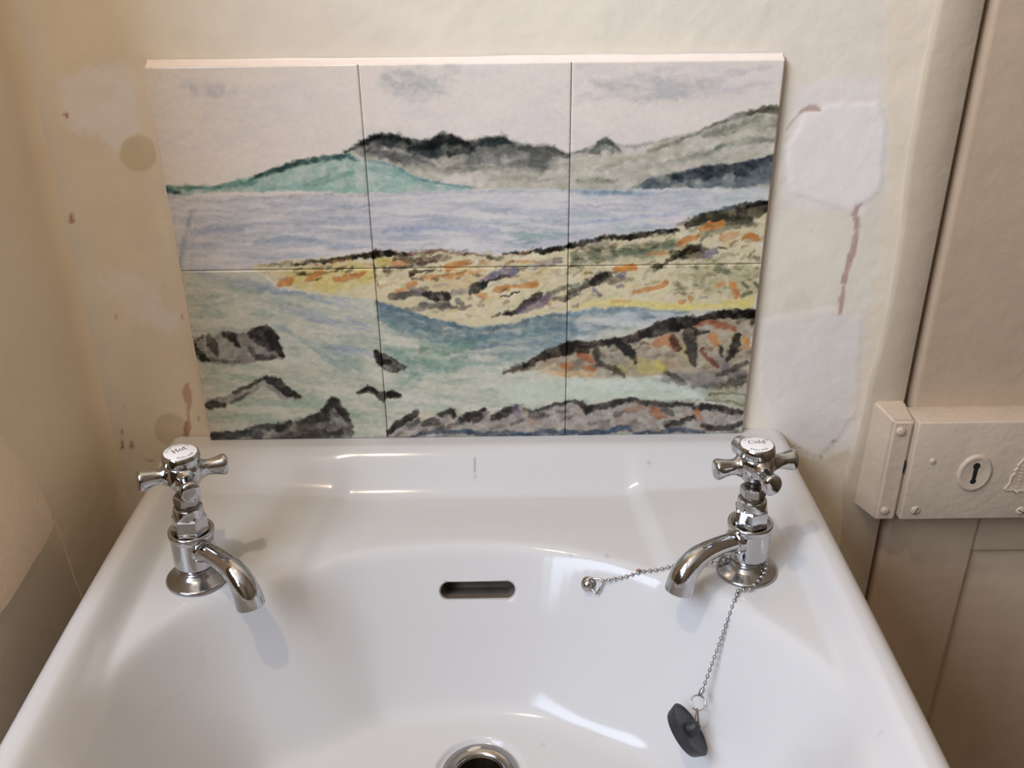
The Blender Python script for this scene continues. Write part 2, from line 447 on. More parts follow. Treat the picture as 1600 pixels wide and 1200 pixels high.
    c.streaks(sea, (160, 168, 184), 0.62, 80, 8, 0.46, 0.66)
    c.streaks(sea, (178, 181, 191), 0.5, 50, 11, 0.48, 0.68)
    c.streaks([(560, 310), (1110, 300), (1000, 366), (880, 384), (590, 390)], (150, 160, 182), 0.5, 90, 9, 0.46, 0.66, 8)
    c.streaks([(300, 318), (580, 318), (582, 400), (300, 415)], (150, 162, 178), 0.6, 60, 8, 0.5, 0.66)
    c.streaks([(780, 345), (890, 330), (888, 384), (780, 392)], (120, 164, 150), 0.7, 50, 10, 0.44, 0.62, 8)
    c.streaks([(900, 298), (1204, 294), (1200, 318), (1060, 352), (900, 372)], (168, 190, 182), 0.65, 60, 9, 0.47, 0.66, 8, 0.1)
    c.streaks(sea, (216, 210, 204), 0.6, 70, 6, 0.52, 0.68)
    for p, w, col, a in [([(300, 366), (330, 360), (380, 362)], [8, 14, 6], (142, 156, 182), 0.55), ([(400, 380), (450, 374), (560, 384)], [6, 9, 5], (140, 164, 188), 0.55),
                         ([(600, 362), (700, 356), (780, 360)], [5, 8, 4], (142, 158, 192), 0.55), ([(890, 300), (950, 300), (1010, 303)], [5, 6, 3], (106, 142, 170), 0.7),
                         ([(262, 308), (350, 314), (470, 306), (575, 305)], [1.5, 2, 2, 2], (156, 150, 150), 0.6), ([(580, 306), (720, 300), (890, 298)], [2, 2, 2], (150, 160, 170), 0.5),
                         ([(300, 330), (290, 370), (282, 418)], [5, 8, 8], (120, 140, 160), 0.5), ([(900, 350), (990, 340), (1060, 333)], [3, 4, 2], (120, 150, 200), 0.55)]:
        c.stroke(p, w, col, a, 4, 3, 0.5)
    # near water
    low = [(280, 424), (400, 425), (440, 452), (530, 462), (590, 470), (625, 478), (665, 493), (700, 504), (740, 511), (790, 506), (840, 494), (890, 487), (960, 478), (1080, 486), (1176, 484), (1160, 684), (326, 690)]
    c.fill(low, (194, 193, 174), 0.95, 2, 1, 0.15)
    c.streaks(low, (158, 174, 154), 0.75, 70, 10, 0.45, 0.65, 8, -0.12)
    c.streaks(low, (206, 203, 188), 0.7, 60, 10, 0.5, 0.66)
    c.streaks([(285, 430), (440, 455), (450, 520), (300, 520)], (142, 168, 156), 0.7, 40, 12, 0.42, 0.62)
    c.streaks([(300, 425), (560, 462), (600, 560), (430, 540), (440, 470)], (140, 156, 184), 0.75, 70, 10, 0.43, 0.63, 10, -0.25)
    c.streaks([(440, 500), (560, 560), (580, 600), (460, 560)], (118, 158, 150), 0.7, 60, 10, 0.42, 0.62, 10, -0.5)
    c.streaks([(320, 560), (560, 640), (600, 690), (330, 650)], (142, 170, 146), 0.75, 60, 10, 0.42, 0.62, 10)
    band = [(590, 470), (625, 478), (665, 493), (740, 511), (790, 506), (890, 487), (960, 478), (1080, 486), (1020, 500), (900, 532), (800, 560), (700, 545), (620, 520), (592, 500)]
    c.fill(band, (126, 150, 154), 0.8, 8, 8, 0.6, 16, 4)
    c.streaks(band, (90, 124, 146), 0.75, 70, 7, 0.45, 0.62, 6)
    c.streaks([(900, 484), (1080, 486), (1000, 515), (895, 530)], (206, 206, 206), 0.75, 50, 10, 0.44, 0.62, 6)
    for p, w, col, a in [([(590, 474), (625, 482), (665, 497), (740, 514), (790, 509), (850, 496), (890, 491)], [7, 9, 9, 9, 8, 7, 7], (90, 122, 136), 0.85),
                         ([(640, 505), (700, 522), (760, 528)], [8, 14, 10], (84, 126, 136), 0.7), ([(600, 500), (680, 530), (760, 535), (850, 515)], [8, 10, 10, 8], (100, 142, 146), 0.6),
                         ([(660, 545), (700, 548), (740, 538)], [10, 16, 10], (106, 152, 128), 0.75), ([(640, 565), (690, 570), (730, 556)], [8, 14, 10], (112, 156, 132), 0.7),
                         ([(605, 545), (630, 560), (655, 590)], [8, 14, 12], (120, 156, 148), 0.65), ([(760, 570), (830, 552), (880, 528)], [6, 8, 6], (140, 166, 172), 0.6),
                         ([(640, 590), (700, 575), (760, 566)], [6, 8, 5], (134, 172, 154), 0.6), ([(890, 494), (960, 484), (1010, 490)], [8, 8, 6], (98, 138, 158), 0.7)]:
        c.stroke(p, w, col, a, 4, 4, 0.5)
    c.streaks([(610, 530), (830, 540), (800, 600), (620, 610)], (124, 164, 142), 0.6, 60, 10, 0.45, 0.62, 10)
    c.fill([(780, 600), (890, 594), (1000, 592), (1060, 600), (1105, 622), (1000, 624), (900, 622), (800, 634)], (194, 203, 182), 0.9, 5, 4, 0.25)
    c.streaks([(890, 594), (1060, 598), (1105, 622), (900, 622)], (206, 214, 200), 0.7, 40, 9, 0.48, 0.62, 4)
    # the yellow shore
    land = [(388, 416), (430, 409), (480, 405), (560, 397), (590, 392), (640, 394), (690, 391), (740, 397), (790, 399), (850, 392), (890, 383), (940, 370), (1000, 366), (1052, 361), (1078, 346), (1112, 333), (1150, 327), (1182, 318), (1202, 315), (1196, 360), (1186, 420), (1178, 482), (1080, 485), (1020, 484), (960, 477), (890, 486), (840, 493), (790, 505), (740, 510), (700, 503), (662, 492), (622, 478), (585, 469), (530, 462), (478, 456), (440, 448), (418, 432)]
    c.fill(land, (210, 196, 152), 0.95, 2, 2, 0.2)
    c.dabs(land, [(196, 180, 130), (214, 190, 110), (170, 160, 120), (226, 216, 186), (200, 190, 160)], 110, 7, 0.6, 3, 2.5)
    c.fill([(430, 425), (560, 410), (584, 420), (586, 440), (520, 458), (470, 452)], (214, 192, 96), 0.75, 6, 5, 0.5)
    c.fill([(586, 402), (620, 404), (612, 420), (588, 420)], (206, 184, 78), 0.8, 4, 3, 0.4)
    c.fill([(900, 480), (950, 466), (1060, 474), (1120, 474), (1178, 462), (1177, 481), (1080, 485), (1000, 481)], (222, 204, 96), 0.8, 4, 3, 0.3)
    c.fill([(890, 395), (960, 384), (1050, 374), (1075, 380), (1040, 398), (960, 405), (892, 412)], (130, 132, 96), 0.8, 7, 6, 0.6)
    c.streaks([(890, 395), (1060, 372), (1050, 402), (892, 415)], (104, 120, 98), 0.75, 26, 9, 0.46, 0.6, 4, 0.15)
    c.fill([(1060, 420), (1120, 405), (1186, 415), (1180, 455), (1120, 462), (1070, 452)], (160, 158, 108), 0.55, 8, 8, 0.7)
    c.dabs([(1040, 408), (1186, 395), (1178, 468), (1050, 468)], [(120, 122, 90), (140, 130, 96), (104, 112, 88), (150, 128, 104)], 46, 5, 0.7, 5, 1.4)
    c.dabs([(895, 405), (1060, 392), (1050, 470), (900, 470)], [(206, 190, 150), (190, 180, 140), (226, 210, 170)], 26, 6, 0.6, 6, 2.0)
    c.streaks([(600, 420), (880, 410), (870, 440), (610, 462)], (208, 170, 104), 0.6, 50, 8, 0.5, 0.64, 5, 0.2)
    for p, w, a in [([(405, 416), (440, 412), (462, 412)], [3, 6, 4], 0.35), ([(452, 416), (480, 410), (520, 407), (565, 401), (590, 397)], [3, 6, 7, 8, 9], 0.95),
                    ([(586, 397), (608, 396), (640, 397)], [13, 10, 5], 0.97), ([(785, 398), (830, 394), (865, 391), (890, 383)], [3, 6, 9, 8], 0.96),
                    ([(888, 384), (925, 375), (945, 372), (985, 369), (1020, 364), (1060, 361)], [8, 9, 7, 9, 8, 6], 0.95),
                    ([(1075, 352), (1100, 341), (1130, 336), (1165, 332), (1200, 322)], [10, 16, 22, 28, 18], 0.9), ([(1168, 325), (1185, 318), (1202, 316)], [6, 8, 10], 0.95),
                    ([(465, 428), (500, 427), (535, 420)], [4, 5, 3], 0.85), ([(640, 428), (660, 424), (690, 422)], [6, 4, 2], 0.9), ([(582, 396), (585, 420), (590, 445)], [3, 3, 2], 0.7),
                    ([(1022, 421), (1034, 415), (1056, 400), (1075, 392), (1096, 383)], [8, 5, 9, 12, 5], 0.9), ([(1068, 398), (1092, 390), (1105, 388)], [14, 12, 6], 0.8)]:
        c.stroke(p, w, (44, 38, 28), a, 2, 2.5, 0.35)
    for p, w, col, a in [([(640, 396), (680, 392), (720, 396), (762, 400)], [4, 5, 5, 4], (140, 92, 66), 0.8), ([(615, 404), (650, 406), (685, 404), (705, 402)], [8, 11, 9, 4], (104, 74, 50), 0.85),
                         ([(600, 422), (640, 416), (675, 408)], [5, 6, 4], (84, 56, 40), 0.85), ([(762, 402), (775, 405), (785, 402)], [6, 7, 4], (84, 62, 40), 0.8),
                         ([(1060, 350), (1075, 345)], [5, 4], (150, 112, 84), 0.9), ([(1090, 350), (1130, 344), (1170, 345)], [12, 16, 14], (72, 72, 54), 0.75),
                         ([(1100, 368), (1140, 352), (1180, 350)], [10, 14, 10], (92, 98, 74), 0.6), ([(910, 386), (940, 388), (960, 392)], [8, 10, 6], (78, 76, 52), 0.7),
                         ([(960, 396), (985, 393), (1005, 390)], [7, 10, 7], (94, 112, 90), 0.7), ([(826, 418), (850, 412), (875, 410)], [8, 12, 8], (150, 140, 142), 0.6),
                         ([(920, 378), (945, 380), (955, 386)], [6, 8, 5], (134, 118, 120), 0.6)]:
        c.stroke(p, w, col, a, 2.5, 3, 0.5)
    OR = (210, 136, 58)
    for p, w, a in [([(438, 444), (450, 440), (458, 436)], [9, 12, 8], 0.95), ([(478, 438), (490, 432), (502, 424)], [7, 11, 7], 0.85), ([(524, 437), (540, 434), (568, 426)], [8, 10, 7], 0.9),
                    ([(615, 413), (632, 411)], [9, 7], 0.7), ([(700, 418), (715, 413), (732, 410)], [12, 11, 8], 0.9), ([(750, 412), (765, 411)], [5, 5], 0.6), ([(790, 410), (820, 407), (840, 409)], [4, 4, 3], 0.6),
                    ([(640, 446), (648, 445)], [9, 9], 0.9), ([(622, 455), (640, 450)], [6, 5], 0.75), ([(660, 435), (720, 428), (760, 424)], [6, 6, 3], 0.7), ([(594, 447), (606, 445)], [4, 5], 0.5),
                    ([(775, 453), (794, 449)], [9, 10], 0.9), ([(803, 448), (820, 447), (836, 444)], [4, 9, 10], 0.98), ([(750, 460), (760, 462)], [10, 9], 0.75),
                    ([(1095, 358), (1112, 353), (1128, 350)], [7, 12, 12], 0.95), ([(1062, 380), (1075, 374), (1092, 368)], [10, 10, 7], 0.9), ([(1010, 398), (1045, 396)], [5, 4], 0.7),
                    ([(1162, 372), (1172, 369), (1182, 372)], [8, 10, 11], 0.95), ([(1130, 372), (1150, 366)], [12, 10], 0.55), ([(962, 421), (974, 419), (988, 417)], [7, 11, 12], 0.98),
                    ([(988, 458), (1012, 453), (1030, 449), (1040, 442)], [6, 6, 9, 8], 0.95), ([(1146, 446), (1149, 460)], [11, 12], 0.95), ([(1076, 463), (1080, 470)], [7, 6], 0.85), ([(1062, 472), (1068, 470)], [6, 6], 0.8),
                    ([(1122, 446), (1130, 442)], [9, 9], 0.7), ([(958, 470), (985, 470)], [5, 4], 0.55), ([(850, 470), (858, 476)], [8, 8], 0.75)]:
        c.stroke(p, w, OR, a, 1.6, 1.2, 0.25)
    c.dabs([(450, 412), (640, 396), (890, 390), (1050, 366), (1190, 330), (1180, 400), (1000, 425), (700, 440), (460, 440)], [(128, 98, 66), (104, 88, 62), (150, 112, 74), (128, 120, 82), (90, 76, 56), (74, 62, 46), (70, 66, 46), (196, 130, 66)], 120, 3.8, 0.8, 17, 2.6)
    c.dabs([(600, 430), (890, 420), (1040, 430), (900, 480), (700, 500), (610, 460)], [(166, 152, 128), (200, 176, 128), (110, 98, 86), (224, 214, 188), (84, 74, 66), (150, 140, 150)], 80, 4, 0.6, 18, 2.4)
    VI = (112, 104, 138)
    for p, w, col, a in [([(752, 442), (775, 430), (795, 424), (806, 424)], [8, 14, 15, 9], VI, 0.85), ([(736, 456), (745, 450), (756, 444)], [12, 16, 10], (46, 66, 56), 0.95),
                         ([(760, 440), (780, 434), (800, 432)], [4, 6, 4], (52, 52, 62), 0.85), ([(612, 464), (640, 460), (662, 458)], [11, 9, 6], (74, 72, 76), 0.9),
                         ([(645, 455), (658, 455), (668, 456)], [8, 10, 6], (110, 104, 120), 0.7), ([(666, 458), (680, 464), (698, 464)], [9, 14, 16], (44, 42, 50), 0.95),
                         ([(684, 464), (692, 466)], [5, 5], (140, 134, 134), 0.7), ([(660, 476), (690, 478), (712, 480)], [9, 11, 6], (92, 90, 94), 0.8), ([(636, 484), (660, 481)], [7, 7], (130, 124, 120), 0.75),
                         ([(690, 482), (702, 474)], [9, 8], (84, 80, 84), 0.8), ([(708, 458), (725, 455)], [10, 9], (140, 134, 130), 0.7), ([(714, 468), (720, 474)], [7, 7], (110, 104, 104), 0.8),
                         ([(718, 480), (735, 478)], [6, 5], (128, 110, 96), 0.8), ([(746, 478), (755, 476)], [5, 5], (140, 132, 124), 0.7), ([(680, 446), (700, 444)], [6, 4], (160, 150, 144), 0.7),
                         ([(788, 492), (806, 486), (822, 474), (842, 462)], [5, 9, 12, 13], (58, 44, 52), 0.95), ([(812, 486), (830, 480), (850, 472), (856, 464)], [10, 14, 14, 12], (122, 102, 126), 0.85),
                         ([(770, 494), (782, 491)], [4, 5], (90, 70, 56), 0.85), ([(858, 460), (876, 452), (890, 446)], [8, 8, 6], (130, 128, 104), 0.75), ([(866, 466), (884, 466), (898, 460)], [7, 8, 8], (70, 62, 60), 0.85),
                         ([(640, 432), (648, 428)], [5, 5], (60, 52, 40), 0.8),
                         ([(890, 458), (908, 450), (926, 438), (948, 430)], [9, 8, 9, 8], (66, 54, 56), 0.85), ([(925, 442), (938, 436), (952, 430)], [10, 14, 10], (46, 36, 42), 0.92),
                         ([(955, 440), (970, 434)], [12, 12], (110, 98, 74), 0.75), ([(968, 430), (978, 426)], [10, 8], VI, 0.7), ([(928, 452), (934, 460)], [7, 6], VI, 0.75), ([(966, 448), (974, 446)], [6, 5], VI, 0.75),
                         ([(1100, 398), (1118, 392)], [11, 10], VI, 0.8), ([(1080, 402), (1092, 398)], [12, 10], (150, 132, 96), 0.7), ([(894, 450), (902, 446)], [9, 8], (112, 122, 104), 0.75),
                         ([(1006, 436), (1010, 424), (1022, 422)], [4, 5, 4], (170, 160, 122), 0.7), ([(1008, 446), (1030, 440)], [3, 3], (150, 148, 116), 0.7),
                         ([(1162, 444), (1168, 448)], [8, 7], (96, 100, 76), 0.85), ([(1158, 462), (1172, 456)], [5, 5], (110, 112, 70), 0.8), ([(1178, 440), (1182, 448)], [5, 5], (100, 100, 80), 0.8),
                         ([(1120, 422), (1140, 424)], [9, 9], (110, 116, 88), 0.75), ([(1060, 446), (1066, 456)], [8, 7], (120, 124, 90), 0.7), ([(1055, 460), (1085, 456)], [2, 2], (140, 80, 60), 0.7)]:
        c.stroke(p, w, col, a, 2, 2, 0.35)
    for (x, y) in [(786, 462), (791, 461), (797, 462), (802, 459), (808, 457)]:
        c.stroke([(x - 3, y + 1), (x + 3, y - 1)], 2.2, (30, 28, 26), 0.95, 0.8, 0.6, 0.1, smooth=False)
    # rocks, left
    G1 = (168, 160, 152)
    c.fill([(300, 532), (318, 524), (334, 524), (350, 519), (365, 521), (388, 516), (410, 510), (426, 512), (437, 533), (446, 556), (440, 563), (415, 562), (392, 566), (366, 572), (338, 568), (314, 560), (303, 548)], (146, 139, 132), 0.95, 1.8, 2, 0.3)
    for p, w, a in [([(396, 520), (412, 516), (424, 522), (432, 542), (440, 556)], [16, 18, 18, 16, 8], 0.95), ([(404, 530), (416, 536), (424, 544)], [16, 20, 12], 0.9), ([(350, 524), (364, 528), (370, 540)], [10, 15, 8], 0.85),
                    ([(326, 528), (334, 540), (340, 556)], [12, 14, 6], 0.75), ([(304, 540), (310, 552), (324, 562)], [8, 12, 8], 0.9), ([(302, 532), (316, 526)], [7, 6], 0.65), ([(392, 545), (400, 556), (430, 558)], [8, 10, 7], 0.75),
                    ([(330, 560), (350, 566), (372, 566)], [6, 6, 4], 0.55)]:
        c.stroke(p, w, (42, 38, 36), a, 2.2, 2.5, 0.35)
    c.stroke([(416, 553), (430, 554)], [5, 4], (150, 140, 130), 0.7); c.stroke([(404, 546), (412, 545)], [4, 4], (160, 150, 140), 0.6)
    c.fill([(318, 636), (322, 626), (350, 620), (370, 612), (392, 600), (412, 587), (430, 592), (452, 604), (472, 620), (462, 626), (440, 624), (420, 608), (410, 604), (385, 622), (350, 634), (325, 642)], (152, 144, 136), 0.9, 2, 2, 0.35)
    for p, w, a in [([(416, 590), (434, 600), (452, 614), (468, 621)], [10, 17, 16, 8], 0.92), ([(366, 613), (390, 602), (412, 590)], [5, 8, 8], 0.8), ([(320, 636), (334, 632), (352, 634)], [8, 12, 6], 0.88), ([(360, 630), (376, 624), (388, 614)], [4, 7, 5], 0.6), ([(322, 626), (350, 620)], [4, 4], 0.5)]:
        c.stroke(p, w, (50, 45, 42), a, 2.2, 2.5, 0.35)
    c.fill([(328, 684), (330, 676), (376, 672), (410, 664), (440, 662), (462, 656), (492, 648), (505, 640), (518, 624), (526, 622), (534, 634), (546, 656), (556, 674), (548, 686), (400, 690), (330, 692)], (104, 97, 90), 0.95, 1.8, 2, 0.35)
    for p, w, a in [([(508, 640), (522, 627), (532, 638), (544, 656)], [10, 14, 14, 10], 0.92), ([(330, 682), (376, 677), (408, 680)], [10, 12, 10], 0.8), ([(378, 674), (410, 668), (444, 670)], [6, 10, 12], 0.75), ([(436, 668), (452, 660)], [12, 10], 0.85),
                    ([(466, 662), (490, 655), (510, 650)], [8, 14, 16], 0.75), ([(440, 684), (480, 678), (530, 674)], [8, 12, 16], 0.6)]:
        c.stroke(p, w, (44, 40, 38), a, 2.5, 3, 0.4)
    c.stroke([(516, 672), (530, 668)], [8, 8], (150, 142, 134), 0.6); c.stroke([(460, 680), (480, 676)], [5, 5], (140, 132, 124), 0.5)
    # small rocks across the joint
    c.fill([(582, 549), (588, 547), (604, 553), (624, 566), (637, 575), (632, 581), (612, 583), (598, 579), (590, 566)], (58, 54, 50), 0.95, 1.6, 1.5, 0.3)
    c.stroke([(586, 551), (594, 562), (606, 566)], [8, 14, 8], (24, 22, 22), 0.95); c.stroke([(616, 572), (626, 574)], [6, 5], (120, 114, 108), 0.6)
    c.fill([(555, 613), (572, 604), (584, 606), (594, 610), (606, 610), (614, 608), (627, 617), (618, 622), (606, 621), (600, 630), (590, 620), (574, 615), (560, 617)], (78, 72, 66), 0.95, 1.6, 1.5, 0.3)
    c.stroke([(558, 613), (574, 607), (588, 612)], [4, 8, 8], (34, 30, 28), 0.92); c.stroke([(606, 616), (622, 617)], [9, 7], (30, 27, 26), 0.92); c.stroke([(598, 618), (600, 628)], [6, 4], (96, 90, 84), 0.8)
    # big rock, right
    rk = [(787, 582), (800, 574), (812, 569), (850, 551), (888, 536), (940, 531), (980, 525), (1010, 515), (1040, 503), (1078, 497), (1122, 487), (1160, 484), (1179, 486), (1177, 510), (1172, 560), (1168, 606), (1130, 612), (1100, 606), (1070, 594), (1040, 586), (1000, 588), (940, 590), (890, 588), (852, 578), (812, 582)]
    c.fill(rk, (176, 158, 130), 0.95, 1.8, 2, 0.25)
    c.dabs(rk, [(120, 108, 96), (190, 140, 90), (150, 140, 128), (84, 68, 52), (70, 60, 50), (196, 176, 130), (206, 190, 150)], 72, 8, 0.6, 11, 1.6)
    for p, w, col, a in [([(845, 582), (880, 584), (930, 586)], [4, 8, 6], (214, 172, 112), 0.8), ([(960, 572), (1000, 572), (1030, 576)], [18, 26, 18], (192, 178, 96), 0.8), ([(1030, 562), (1034, 574)], [7, 9], (214, 206, 66), 0.7),
                         ([(940, 560), (975, 566), (990, 576)], [16, 20, 14], (158, 150, 130), 0.8), ([(1066, 540), (1074, 560)], [12, 14], (190, 176, 110), 0.7), ([(1040, 590), (1080, 594), (1120, 592)], [14, 24, 24], (140, 132, 126), 0.85),
                         ([(1120, 560), (1140, 576), (1160, 590)], [14, 18, 14], (132, 124, 122), 0.8), ([(1140, 595), (1166, 588)], [8, 8], (84, 82, 72), 0.8), ([(1100, 604), (1140, 602), (1166, 596)], [6, 9, 6], (74, 76, 62), 0.85)]:
        c.stroke(p, w, col, a, 4, 4, 0.45)
    for p, w, col, a in [([(905, 555), (918, 560), (926, 566)], [10, 14, 8], (178, 92, 40), 0.9), ([(880, 572), (890, 572)], [10, 9], (200, 116, 44), 0.85), ([(912, 574), (928, 578)], [9, 7], (190, 110, 56), 0.85), ([(1026, 536), (1042, 532), (1050, 540)], [14, 16, 10], (196, 128, 72), 0.85),
                         ([(1086, 508), (1100, 502), (1120, 506), (1146, 514)], [12, 8, 9, 10], (176, 96, 58), 0.85), ([(1114, 526), (1118, 534)], [16, 14], (214, 134, 62), 0.9), ([(1162, 530), (1168, 538)], [14, 12], (214, 150, 70), 0.85),
                         ([(1096, 546), (1110, 562), (1122, 572)], [6, 8, 6], (132, 64, 40), 0.9), ([(1052, 530), (1060, 546)], [14, 10], (104, 54, 34), 0.9)]:
        c.stroke(p, w, col, a, 2.5, 2.5, 0.35)
    for p, w, a in [([(788, 581), (812, 574), (832, 572)], [4, 9, 8], 0.7), ([(820, 570), (850, 556), (888, 543)], [6, 14, 20], 0.95), ([(884, 546), (900, 544), (915, 548)], [20, 18, 8], 0.92), ([(900, 540), (935, 537), (980, 531), (1012, 521)], [12, 10, 12, 14], 0.95),
                    ([(965, 538), (985, 550), (993, 566)], [12, 16, 6], 0.92), ([(1005, 524), (1030, 514), (1060, 506), (1090, 500)], [12, 22, 20, 10], 0.96), ([(1085, 499), (1120, 492), (1150, 490), (1176, 490)], [8, 12, 16, 16], 0.96), ([(1174, 492), (1176, 506)], [10, 8], 0.9),
                    ([(1078, 518), (1080, 545), (1087, 572)], [22, 20, 6], 0.85), ([(1088, 520), (1106, 518)], [10, 6], 0.8), ([(1152, 522), (1146, 545), (1138, 562)], [8, 12, 8], 0.85), ([(1124, 540), (1128, 556)], [7, 6], 0.85), ([(930, 550), (934, 566)], [12, 8], 0.75),
                    ([(938, 566), (955, 578), (975, 586)], [8, 12, 6], 0.75), ([(1040, 580), (1055, 590), (1068, 594)], [8, 9, 4], 0.65), ([(1120, 585), (1145, 578), (1166, 566)], [6, 9, 7], 0.65)]:
        c.stroke(p, w, (38, 34, 30), a, 2.2, 2.8, 0.35)
    c.fill([(1100, 622), (1110, 612), (1168, 606), (1163, 640), (1130, 630)], (168, 164, 124), 0.8, 3, 3, 0.4)
    c.stroke([(1110, 617), (1140, 614), (1166, 618)], [4, 3, 3], (110, 104, 70), 0.8); c.stroke([(1104, 624), (1140, 628), (1162, 634)], [3, 3, 3], (120, 118, 84), 0.7)
    # rocks along the bottom
    rb = [(603, 684), (612, 668), (634, 652), (652, 641), (656, 654), (672, 652), (692, 641), (706, 640), (722, 650), (738, 642), (755, 637), (772, 646), (798, 637), (818, 636), (832, 642), (862, 632), (885, 624), (905, 626), (918, 633), (948, 628), (990, 622), (1010, 627), (1046, 629), (1100, 630), (1160, 642), (1161, 660), (1150, 678), (1100, 676), (1000, 676), (880, 680), (760, 682), (640, 686)]
    c.fill(rb, (164, 152, 142), 0.96, 1.8, 2, 0.25)
    c.dabs(rb, [(122, 110, 104), (190, 178, 164), (150, 132, 118), (186, 140, 96), (92, 80, 72), (76, 66, 60)], 90, 7, 0.6, 21, 1.8)
    for p, w, a in [([(606, 676), (626, 662), (652, 644)], [6, 12, 8], 0.95), ([(640, 664), (654, 656)], [8, 8], 0.7), ([(688, 648), (704, 642), (708, 652)], [9, 10, 8], 0.9), ([(664, 660), (676, 658), (684, 662)], [10, 12, 6], 0.8), ([(722, 654), (740, 648), (758, 640)], [14, 12, 8], 0.92), ([(735, 652), (750, 652)], [14, 10], 0.7),
                    ([(772, 652), (790, 645), (806, 638)], [12, 13, 8], 0.95), ([(830, 644), (850, 638), (884, 628)], [5, 6, 7], 0.9), ([(888, 626), (904, 628), (918, 640)], [4, 8, 14], 0.88), ([(920, 640), (945, 634), (985, 625), (1000, 628)], [12, 12, 9, 4], 0.92), ([(1000, 630), (1040, 632), (1080, 632)], [6, 8, 6], 0.9),
                    ([(1085, 638), (1110, 636), (1158, 644)], [10, 12, 8], 0.95), ([(1042, 666), (1062, 660), (1084, 652)], [8, 9, 9], 0.92), ([(1098, 664), (1115, 670), (1140, 668), (1160, 660)], [8, 10, 9, 7], 0.92), ([(1036, 640), (1050, 648)], [9, 7], 0.7), ([(800, 662), (815, 656)], [5, 5], 0.5), ([(838, 652), (856, 650)], [8, 8], 0.5),
                    ([(690, 668), (720, 660)], [5, 6], 0.55), ([(960, 648), (990, 640)], [8, 8], 0.5), ([(920, 662), (950, 658)], [6, 6], 0.4)]:
        c.stroke(p, w, (48, 40, 34), a, 2.2, 2.5, 0.4)
    for p, w, col, a in [([(1018, 640), (1030, 648), (1038, 652)], [12, 14, 8], (176, 104, 60), 0.8), ([(1090, 644), (1094, 652)], [10, 9], (200, 132, 76), 0.85), ([(980, 640), (1000, 636)], [9, 9], (184, 132, 96), 0.6), ([(660, 650), (668, 646)], [9, 8], (204, 186, 148), 0.6), ([(806, 640), (812, 650)], [10, 10], (128, 110, 130), 0.7)]:
        c.stroke(p, w, col, a, 2.5, 2.5, 0.35)
    BL = (52, 82, 108)
    for p, w, a in [([(634, 684), (664, 677), (700, 674), (740, 675)], [4, 7, 8, 7], 0.9), ([(735, 678), (770, 678), (800, 676), (830, 680)], [8, 9, 8, 6], 0.85), ([(800, 680), (850, 676), (884, 674)], [5, 8, 9], 0.85),
                    ([(886, 674), (915, 676), (950, 673), (975, 668), (985, 672)], [9, 9, 9, 9, 6], 0.92), ([(990, 677), (1030, 675), (1060, 671), (1100, 676)], [5, 7, 8, 6], 0.9)]:
        c.stroke(p, w, BL, a, 2, 2, 0.35)
    c.stroke([(666, 682), (680, 680)], [3, 3], (200, 204, 206), 0.7)
    ix = np.arange(len(X))
    dark = 1 - np.clip(c.C.mean(1) / 0.62, 0, 1)
    g = fbm(X / 7, Y / 4.5, 91, 4) - 0.5; g2 = fbm(X / 26, Y / 9, 95, 3) - 0.5
    c.C *= (1 + (0.05 + 0.55 * dark) * g * 1.6 + (0.03 + 0.25 * dark) * g2)[:, None]
    c.C = np.clip(c.C, 0.006, 0.85)
    c.C *= (np.clip(c.C.mean(1) / lin((222, 210, 198)).mean(), 0, 1) ** 0.30)[:, None]
    grey = c.C @ np.array([0.2126, 0.7152, 0.0722])
    return grey[:, None] + (c.C - grey[:, None]) * 0.92

